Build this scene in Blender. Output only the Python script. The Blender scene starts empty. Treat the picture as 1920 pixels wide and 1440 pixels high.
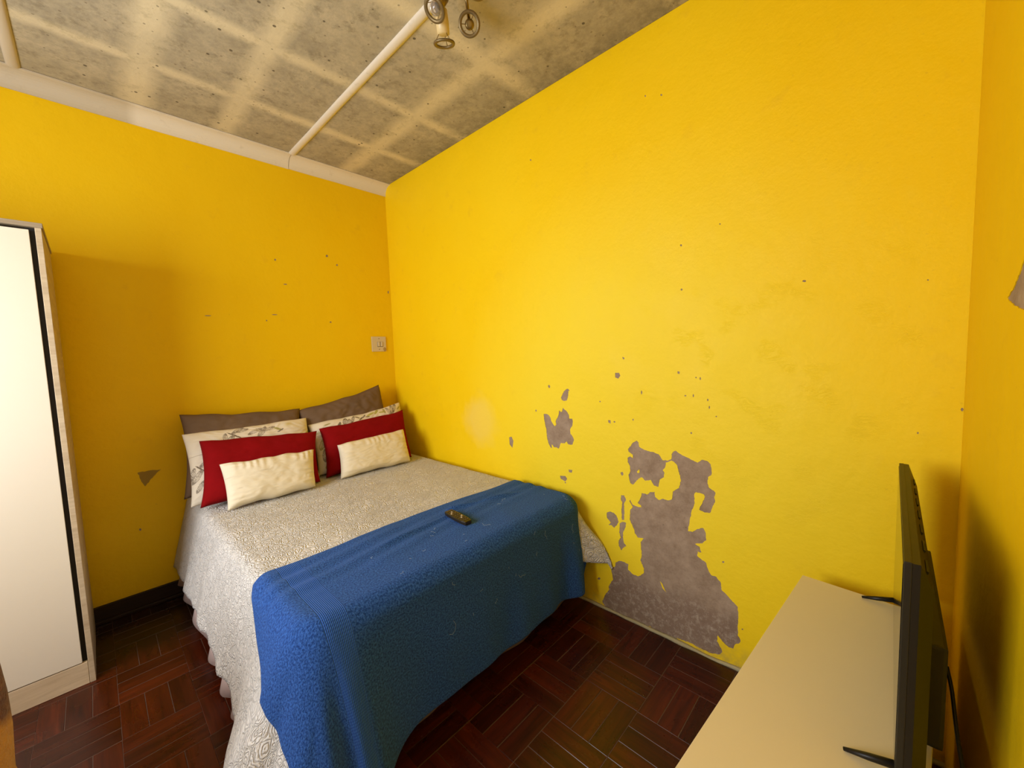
import bpy, bmesh, math, random, json
from mathutils import Vector, Matrix, noise
random.seed(7)
S = bpy.context.scene
COL = S.collection
PI = math.pi
D = 3.216      # y of the wall behind the television
H = 2.77       # ceiling height
XW = 3.05      # x of the window wall

# ------------------------------------------------------------------ camera, world, light, exposure
cam = bpy.data.objects.new('camera', bpy.data.cameras.new('camera')); COL.objects.link(cam)
cam.data.sensor_width = 36; cam.data.lens = 741.75*36/1920; cam.data.clip_start = 0.02
rt = Vector((-0.6841, 0.72859, -0.03408)); up = Vector((-0.07924, -0.0278, 0.99647)); fw = Vector((-0.72507, -0.68439, -0.07675))
M4 = Matrix((( rt.x, up.x, -fw.x), (rt.y, up.y, -fw.y), (rt.z, up.z, -fw.z))).to_4x4()
M4.translation = Vector((1.77314, 3.03956, 1.36992))
cam.matrix_world = M4
S.camera = cam
S.view_settings.view_transform = 'Standard'; S.view_settings.look = 'None'
S.view_settings.gamma = 1; S.view_settings.use_curve_mapping = False
S.view_settings.exposure = 0.0
W = bpy.data.worlds.new('world'); S.world = W; W.use_nodes = True
W.node_tree.nodes['Background'].inputs[0].default_value = (0.72, 0.84, 1.0, 1)
W.node_tree.nodes['Background'].inputs[1].default_value = 1.0
WY0, WY1, WZ0, WZ1 = 0.75, 2.15, 0.95, 2.15      # window opening
def area(name, loc, rot, sx, sy, power, color):
    l = bpy.data.lights.new(name, 'AREA'); l.shape = 'RECTANGLE'; l.size = sx; l.size_y = sy
    l.energy = power; l.color = color
    o = bpy.data.objects.new(name, l); COL.objects.link(o); o.location = loc; o.rotation_euler = rot
    return o
area('window_daylight', (XW+0.06, (WY0+WY1)/2, (WZ0+WZ1)/2), (0, PI/2, 0), WZ1-WZ0, WY1-WY0, 70, (0.94, 0.965, 1.0))
# weak fill lamp in an unseen doorway added behind the camera
DX0, DX1, DZ1 = 2.05, 2.85, 2.03
area('doorway_fill', ((DX0+DX1)/2, D+0.06, 1.1), (-PI/2, 0, 0), DX1-DX0, 1.8, 1.5, (1.0, 0.95, 0.86))

# ------------------------------------------------------------------ material helper
class NT:
    def __init__(s, name):
        s.m = bpy.data.materials.new(name); s.m.use_nodes = True; s.t = s.m.node_tree
        s.b = s.t.nodes['Principled BSDF']
    def n(s, typ, ins=None, **kw):
        x = s.t.nodes.new(typ)
        for k, v in kw.items(): setattr(x, k, v)
        for k, v in (ins or {}).items():
            if hasattr(v, 'is_output'): s.t.links.new(v, x.inputs[k])
            else: x.inputs[k].default_value = v
        return x
    def set(s, **kw):
        for k, v in kw.items():
            k = k.replace('_', ' ')
            if hasattr(v, 'is_output'): s.t.links.new(v, s.b.inputs[k])
            else: s.b.inputs[k].default_value = v
    def math(s, op, a, b=0.0, c=0.0, clamp=False):
        return s.n('ShaderNodeMath', {0: a, 1: b, 2: c}, operation=op, use_clamp=clamp).outputs[0]
    def mix(s, f, a, b, blend='MIX'):
        x = s.n('ShaderNodeMix', data_type='RGBA', blend_type=blend)
        for k, v in ((0, f), (6, a), (7, b)):
            if hasattr(v, 'is_output'): s.t.links.new(v, x.inputs[k])
            else: x.inputs[k].default_value = v
        return x.outputs[2]
    def noise(s, scale, detail=3, rough=0.5, vec=None, dist=0.0, out=0):
        i = {'Scale': scale, 'Detail': detail, 'Roughness': rough, 'Distortion': dist}
        if vec is not None: i['Vector'] = vec
        return s.n('ShaderNodeTexNoise', i).outputs[out]
    def ramp(s, f, *stops):
        r = s.n('ShaderNodeValToRGB', {0: f}); e = r.color_ramp.elements
        while len(e) < len(stops): e.new(0.5)
        for el, (p, c) in zip(e, stops): el.position = p; el.color = (c, c, c, 1) if isinstance(c, (int, float)) else (*c, 1)
        return r.outputs[0]
    def bump(s, h, strength=0.3, dist=0.01, prev=None):
        i = {'Height': h, 'Strength': strength, 'Distance': dist}
        if prev is not None: i['Normal'] = prev
        return s.n('ShaderNodeBump', i).outputs[0]
    def obj(s): return s.n('ShaderNodeTexCoord').outputs['Object']
    def pos(s): return s.n('ShaderNodeNewGeometry').outputs['Position']
    def uv(s): return s.n('ShaderNodeTexCoord').outputs['UV']
    def xyz(s, v): return s.n('ShaderNodeSeparateXYZ', {0: v}).outputs
    def mapping(s, v, scale=(1, 1, 1), loc=(0, 0, 0)):
        return s.n('ShaderNodeMapping', {'Vector': v, 'Scale': scale, 'Location': loc}).outputs[0]
def c4(*c): return (*c, 1.0)

def plain(name, col, rough=0.6, metal=0.0, bumps=None, var=0.08, spec=0.5):
    m = NT(name); p = m.obj()
    f = m.noise(6, 4, 0.6, p)
    m.set(Base_Color=m.mix(f, c4(*[c*(1-var) for c in col]), c4(*[min(1, c*(1+var)) for c in col])), Roughness=rough, Metallic=metal)
    m.b.inputs['Specular IOR Level'].default_value = spec
    if bumps: m.set(Normal=m.bump(m.noise(bumps[0], 3, 0.6, p), bumps[1], bumps[2]))
    return m.m

def paint_mat(name, col, col2, crinkle=None, pale=None):
    m = NT(name); p = m.pos()
    big = m.ramp(m.noise(1.3, 3, 0.55, p), (0.35, 0.0), (0.7, 1.0))
    c = m.mix(big, c4(*col), c4(*col2))
    # grubby smudges
    sm = m.ramp(m.noise(9, 5, 0.65, p), (0.60, 0.0), (0.78, 0.35))
    c = m.mix(sm, c, c4(col[0]*0.80, col[1]*0.74, 0.02))
    fine = m.ramp(m.noise(60, 3, 0.6, p), (0.66, 0.0), (0.75, 0.35))
    c = m.mix(fine, c, c4(col[0]*0.72, col[1]*0.66, 0.02))
    z = m.xyz(p)[2]
    dirt = m.math('MULTIPLY', m.math('SUBTRACT', 1.0, m.math('DIVIDE', z, 0.12), clamp=True), m.ramp(m.noise(22, 4, 0.6, p), (0.35, 0.0), (0.65, 0.8)))
    c = m.mix(dirt, c, c4(0.35, 0.24, 0.10))
    if pale:      # paler patches: filler showing through, and daylight painted into the wall colour
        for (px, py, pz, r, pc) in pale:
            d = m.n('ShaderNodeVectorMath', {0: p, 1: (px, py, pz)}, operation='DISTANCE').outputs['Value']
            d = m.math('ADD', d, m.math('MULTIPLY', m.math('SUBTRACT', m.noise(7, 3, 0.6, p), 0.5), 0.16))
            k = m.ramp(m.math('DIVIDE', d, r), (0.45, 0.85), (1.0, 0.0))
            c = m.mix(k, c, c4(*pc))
    m.set(Base_Color=c, Roughness=m.ramp(m.noise(4, 3, 0.6, p), (0.3, 0.5), (0.7, 0.62)))
    m.b.inputs['Specular IOR Level'].default_value = 0.22
    nb = m.bump(m.noise(4.5, 4, 0.55, p), 0.45, 0.018)
    nb = m.bump(m.noise(140, 3, 0.6, p), 0.22, 0.0022, nb)
    nb = m.bump(m.noise(38, 4, 0.6, p), 0.25, 0.003, nb)
    if crinkle:   # blistered paint
        cx, cy, cz, r = crinkle
        d = m.n('ShaderNodeVectorMath', {0: p, 1: (cx, cy, cz)}, operation='DISTANCE').outputs['Value']
        k = m.ramp(m.math('DIVIDE', d, r), (0.35, 1.0), (1.0, 0.0))
        v = m.mapping(p, (1, 7, 16))
        cr = m.ramp(m.noise(2.6, 5, 0.65, v, 1.6), (0.44, 0.0), (0.5, 1.0), (0.56, 0.0))
        patch = m.ramp(m.noise(7.5, 2, 0.5, p), (0.54, 0.0), (0.66, 1.0))
        nb = m.bump(m.math('MULTIPLY', m.math('MULTIPLY', cr, k), patch), 0.32, 0.003, nb)
    m.set(Normal=nb)
    return m.m

YEL_R = paint_mat('yellow_paint_daylit', (0.94, 0.620, 0.001), (0.95, 0.650, 0.004), crinkle=(0, 2.75, 1.2, 0.75),
                  pale=[(0, 1.06, 0.93, 0.20, (0.90, 0.64, 0.10)), (0, 2.15, 1.05, 1.25, (0.95, 0.735, 0.03))])  # the wide second patch is window light put into the paint colour
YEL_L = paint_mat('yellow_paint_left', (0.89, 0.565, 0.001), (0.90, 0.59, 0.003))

def plaster_mat():
    m = NT('bare_plaster'); p = m.pos()
    z = m.xyz(p)[2]; y = m.xyz(p)[1]
    f = m.noise(13, 8, 0.75, p)
    c = m.mix(m.ramp(f, (0.36, 0.0), (0.64, 1.0)), c4(0.27, 0.185, 0.12), c4(0.41, 0.30, 0.21))
    edge = m.math('ADD', z, m.math('MULTIPLY', m.math('SUBTRACT', m.noise(5, 4, 0.6, p), 0.5), 0.22))
    low = m.ramp(edge, (0.19, 1.0), (0.27, 0.0))
    c = m.mix(m.math('MULTIPLY', low, 0.8), c, c4(0.22, 0.14, 0.095))
    speck = m.math('MULTIPLY', m.ramp(m.noise(34, 7, 0.8, p), (0.48, 0.0), (0.66, 1.0)), low)
    c = m.mix(m.math('MULTIPLY', speck, 0.7), c, c4(0.50, 0.41, 0.31))
    dk = m.ramp(m.noise(70, 3, 0.6, p), (0.66, 0.0), (0.74, 0.7))
    c = m.mix(dk, c, c4(0.14, 0.10, 0.07))
    m.set(Base_Color=c, Roughness=0.85, Normal=m.bump(m.noise(45, 5, 0.7, p), 0.5, 0.004))
    return m.m
PLASTER = plaster_mat()

def ceiling_mat():
    m = NT('sooty_ceiling_board'); p = m.pos(); X, Y, Z = m.xyz(p)
    wob = m.math('MULTIPLY', m.math('SUBTRACT', m.noise(6, 2, 0.5, p), 0.5), 0.03)
    def band(coord, c, w):
        d = m.math('ABSOLUTE', m.math('SUBTRACT', m.math('ADD', coord, wob), c))
        return m.ramp(m.math('DIVIDE', d, w), (0.25, 1.0), (1.0, 0.0))
    k = None
    for c, w in ((0.505, 0.055), (1.0, 0.055), (1.6, 0.08), (2.38, 0.05), (2.8, 0.05)):
        b = band(Y, c, w); k = b if k is None else m.math('MAXIMUM', k, b)
    for c, w in ((0.355, 0.085), (1.115, 0.075), (1.50, 0.09), (2.3, 0.06), (2.7, 0.06)):
        k = m.math('MAXIMUM', k, band(X, c, w))
    k = m.math('MULTIPLY', k, m.ramp(m.noise(3, 3, 0.5, p), (0.25, 0.65), (0.7, 1.0)))
    grime = m.ramp(m.noise(5, 6, 0.72, p), (0.35, 0.0), (0.68, 1.0))
    base = m.mix(grime, c4(0.38, 0.33, 0.225), c4(0.53, 0.46, 0.315))
    mot = m.ramp(m.noise(32, 5, 0.75, p), (0.42, 0.0), (0.62, 1.0))
    base = m.mix(m.math('MULTIPLY', mot, 0.35), base, c4(0.22, 0.20, 0.16))
    # the middle of the ceiling near the lamp is paler
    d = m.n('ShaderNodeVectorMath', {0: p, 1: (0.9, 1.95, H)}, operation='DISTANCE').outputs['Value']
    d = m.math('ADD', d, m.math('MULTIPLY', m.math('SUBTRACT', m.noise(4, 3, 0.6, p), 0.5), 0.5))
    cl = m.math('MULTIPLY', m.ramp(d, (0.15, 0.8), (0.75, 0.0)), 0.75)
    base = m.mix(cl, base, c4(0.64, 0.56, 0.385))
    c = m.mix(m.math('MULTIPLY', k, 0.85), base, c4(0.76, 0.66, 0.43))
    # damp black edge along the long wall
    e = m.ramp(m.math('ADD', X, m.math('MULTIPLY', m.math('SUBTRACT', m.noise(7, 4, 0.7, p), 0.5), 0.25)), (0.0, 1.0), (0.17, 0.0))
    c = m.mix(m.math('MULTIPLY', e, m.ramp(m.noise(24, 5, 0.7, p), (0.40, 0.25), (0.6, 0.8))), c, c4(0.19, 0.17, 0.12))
    # nail heads and mould spots
    v = m.n('ShaderNodeTexVoronoi', {'Vector': p, 'Scale': 13.0, 'Randomness': 1.0})
    sp = m.ramp(v.outputs['Distance'], (0.075, 1.0), (0.10, 0.0))
    rr = m.math('GREATER_THAN', m.xyz(v.outputs['Color'])[0], 0.42)
    c = m.mix(m.math('MULTIPLY', m.math('MULTIPLY', sp, rr), 0.85), c, c4(0.07, 0.055, 0.03))
    c = m.mix(m.ramp(m.noise(14, 6, 0.78, p), (0.52, 0.0), (0.66, 0.55)), c, m.mix(k, c4(0.20, 0.17, 0.11), c4(0.45, 0.38, 0.22)))
    v = m.n('ShaderNodeTexVoronoi', {'Vector': p, 'Scale': 34.0, 'Randomness': 1.0})
    sp = m.ramp(v.outputs['Distance'], (0.13, 1.0), (0.17, 0.0))
    rr = m.math('GREATER_THAN', m.math('ADD', m.xyz(v.outputs['Color'])[1], m.math('MULTIPLY', k, 0.2)), 0.80)
    c = m.mix(m.math('MULTIPLY', m.math('MULTIPLY', sp, rr), 0.55), c, c4(0.12, 0.09, 0.05))
    m.set(Base_Color=c, Roughness=0.8, Normal=m.bump(m.noise(60, 4, 0.7, p), 0.35, 0.003))
    return m.m
CEIL = ceiling_mat()

def trim_mat():
    m = NT('old_cream_trim'); p = m.pos(); X, Y, Z = m.xyz(p)
    a = m.ramp(m.math('ADD', X, m.math('MULTIPLY', m.math('SUBTRACT', m.noise(8, 2, 0.5, p), 0.5), 0.06)), (1.48/3, 0.0), (1.56/3, 1.0))
    a = m.ramp(m.math('DIVIDE', X, 3.0), (0.497, 0.0), (0.512, 1.0))
    c = m.mix(m.math('MULTIPLY', a, 0.75), c4(0.76, 0.68, 0.54), c4(0.52, 0.44, 0.31))
    g = m.ramp(m.noise(18, 5, 0.7, p), (0.58, 0.0), (0.76, 0.4))
    c = m.mix(g, c, c4(0.42, 0.34, 0.22))
    m.set(Base_Color=c, Roughness=0.6, Normal=m.bump(m.noise(40, 4, 0.6, p), 0.3, 0.002))
    return m.m
TRIM = trim_mat()

def wood_mat(name, dark, light, rough, island=False, coat=0.0, scale=1.0, dirt=False):
    m = NT(name); p = m.uv()
    v = m.mapping(p, (2.2*scale, 26*scale, 1))
    r = m.n('ShaderNodeNewGeometry').outputs['Random Per Island'] if island else m.n('ShaderNodeObjectInfo').outputs['Random']
    off = m.n('ShaderNodeCombineXYZ', {0: m.math('MULTIPLY', r, 37.0), 1: m.math('MULTIPLY', r, 91.0), 2: m.math('MULTIPLY', r, 13.0)}).outputs[0]
    v2 = m.n('ShaderNodeVectorMath', {0: v, 1: off}, operation='ADD').outputs[0]
    g = m.noise(1.6, 5, 0.62, v2, 0.8)
    c = m.mix(m.ramp(g, (0.3, 0.0), (0.72, 1.0)), c4(*dark), c4(*light))
    c = m.mix(1.0, c, m.ramp(r, (0.0, 0.65), (0.5, 0.95), (1.0, 1.35)), 'MULTIPLY')
    P = m.pos()
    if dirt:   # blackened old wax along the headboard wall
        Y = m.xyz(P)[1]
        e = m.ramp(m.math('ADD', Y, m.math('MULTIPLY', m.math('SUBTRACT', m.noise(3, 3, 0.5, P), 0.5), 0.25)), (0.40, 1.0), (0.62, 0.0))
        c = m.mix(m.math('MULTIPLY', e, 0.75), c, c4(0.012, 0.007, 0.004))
    ro = m.ramp(m.noise(5, 4, 0.6, P), (0.3, rough*0.75), (0.7, rough*1.3))
    m.set(Base_Color=c, Roughness=ro)
    m.b.inputs['Specular IOR Level'].default_value = 0.38
    if coat: m.b.inputs['Coat Weight'].default_value = coat; m.b.inputs['Coat Roughness'].default_value = 0.18
    m.set(Normal=m.bump(m.math('ADD', g, m.math('MULTIPLY', m.noise(90, 2, 0.5, P), 0.4)), 0.12, 0.0015))
    return m.m
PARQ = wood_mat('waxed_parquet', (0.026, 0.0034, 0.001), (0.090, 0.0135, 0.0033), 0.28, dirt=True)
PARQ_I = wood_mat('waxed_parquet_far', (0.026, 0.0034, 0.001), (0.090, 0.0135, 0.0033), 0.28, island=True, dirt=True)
GROUT = plain('parquet_joint_wax', (0.10, 0.055, 0.035), 0.8)
SKIRT_W = wood_mat('dark_skirting', (0.016, 0.007, 0.003), (0.04, 0.016, 0.006), 0.45)
OAK = wood_mat('pale_oak_board', (0.40, 0.30, 0.19), (0.56, 0.45, 0.30), 0.5)

# ------------------------------------------------------------------ object helpers
def tag(o, label=None, cat=None, group=None, kind=None):
    if label: o['label'] = label
    if cat: o['category'] = cat
    if group: o['group'] = group
    if kind: o['kind'] = kind
    return o
def mesh_obj(name, me, mat=None, parent=None, smooth=False):
    o = bpy.data.objects.new(name, me); COL.objects.link(o)
    if mat and not me.materials: me.materials.append(mat)
    if smooth: me.shade_smooth()
    if parent: o.parent = parent
    return o
def obj(name, bm, mat=None, parent=None, smooth=False):
    me = bpy.data.meshes.new(name); bmesh.ops.recalc_face_normals(bm, faces=bm.faces); bm.to_mesh(me); bm.free()
    return mesh_obj(name, me, mat, parent, smooth)
def empty(name, loc=(0, 0, 0), rz=0.0):
    o = bpy.data.objects.new(name, None); COL.objects.link(o); o.location = loc; o.rotation_euler = (0, 0, rz); o.empty_display_size = 0.1
    return o
def box(bm, x0, x1, y0, y1, z0, z1, bev=0.0, seg=1):
    r = bmesh.ops.create_cube(bm, size=1.0); vs = r['verts']
    for v in vs:
        v.co = Vector((x0+(v.co.x+.5)*(x1-x0), y0+(v.co.y+.5)*(y1-y0), z0+(v.co.z+.5)*(z1-z0)))
    if bev > 0:
        es = list({e for v in vs for e in v.link_edges})
        bmesh.ops.bevel(bm, geom=es, offset=bev, segments=seg, affect='EDGES', profile=0.7)
    return bm
def boxo(name, b, mat, parent=None, bev=0.0, seg=1):
    bm = bmesh.new(); box(bm, *b, bev, seg); return obj(name, bm, mat, parent)
def box_uv(o, sx=1.0):
    me = o.data; uv = me.uv_layers.new(name='UVMap')
    for poly in me.polygons:
        n = poly.normal; a = max(range(3), key=lambda i: abs(n[i]))
        for li in poly.loop_indices:
            c = me.vertices[me.loops[li].vertex_index].co
            t = [c[i] for i in range(3) if i != a]
            # grain runs along the longer dimension, stored in u
            uv.data[li].uv = (t[0]*sx, t[1]*sx)
    return o
def tube(bm, pts, r, seg=8, cap=True, closed=False):
    pts = [Vector(p) for p in pts]; rings = []
    n = len(pts); rs = r if isinstance(r, (list, tuple)) else [r]*n
    prev = None
    for i, p in enumerate(pts):
        if closed: t = (pts[(i+1) % n]-pts[i-1]).normalized()
        else: t = (pts[min(i+1, n-1)]-pts[max(i-1, 0)]).normalized()
        if prev is None:
            a = t.cross(Vector((0, 0, 1)));
            if a.length < 0.1: a = t.cross(Vector((1, 0, 0)))
        else: a = prev - t*prev.dot(t)
        a.normalize(); prev = a; b = t.cross(a)
        rings.append([bm.verts.new(p+(a*math.cos(2*PI*k/seg)+b*math.sin(2*PI*k/seg))*rs[i]) for k in range(seg)])
    for i in range(n if closed else n-1):
        A, B = rings[i], rings[(i+1) % n]
        for k in range(seg): bm.faces.new((A[k], A[(k+1) % seg], B[(k+1) % seg], B[k]))
    if cap and not closed: bm.faces.new(rings[0]); bm.faces.new(list(reversed(rings[-1])))
    return bm
def lathe(bm, prof, M, seg=24, caps=True):
    rings = []
    for r, z in prof:
        rings.append([bm.verts.new(M @ Vector((r*math.cos(2*PI*k/seg), r*math.sin(2*PI*k/seg), z))) for k in range(seg)])
    for A, B in zip(rings, rings[1:]):
        for k in range(seg): bm.faces.new((A[k], A[(k+1) % seg], B[(k+1) % seg], B[k]))
    if caps and prof[0][0] > 1e-4: bm.faces.new(rings[0])
    if caps and prof[-1][0] > 1e-4: bm.faces.new(list(reversed(rings[-1])))
    bmesh.ops.remove_doubles(bm, verts=bm.verts, dist=1e-6)
    return bm
def frame(o, zdir):
    z = Vector(zdir).normalized(); x = Vector((1, 0, 0)) if abs(z.x) < .9 else Vector((0, 1, 0))
    y = z.cross(x).normalized(); x = y.cross(z)
    return Matrix.Translation(o) @ Matrix((x, y, z)).transposed().to_4x4()

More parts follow.
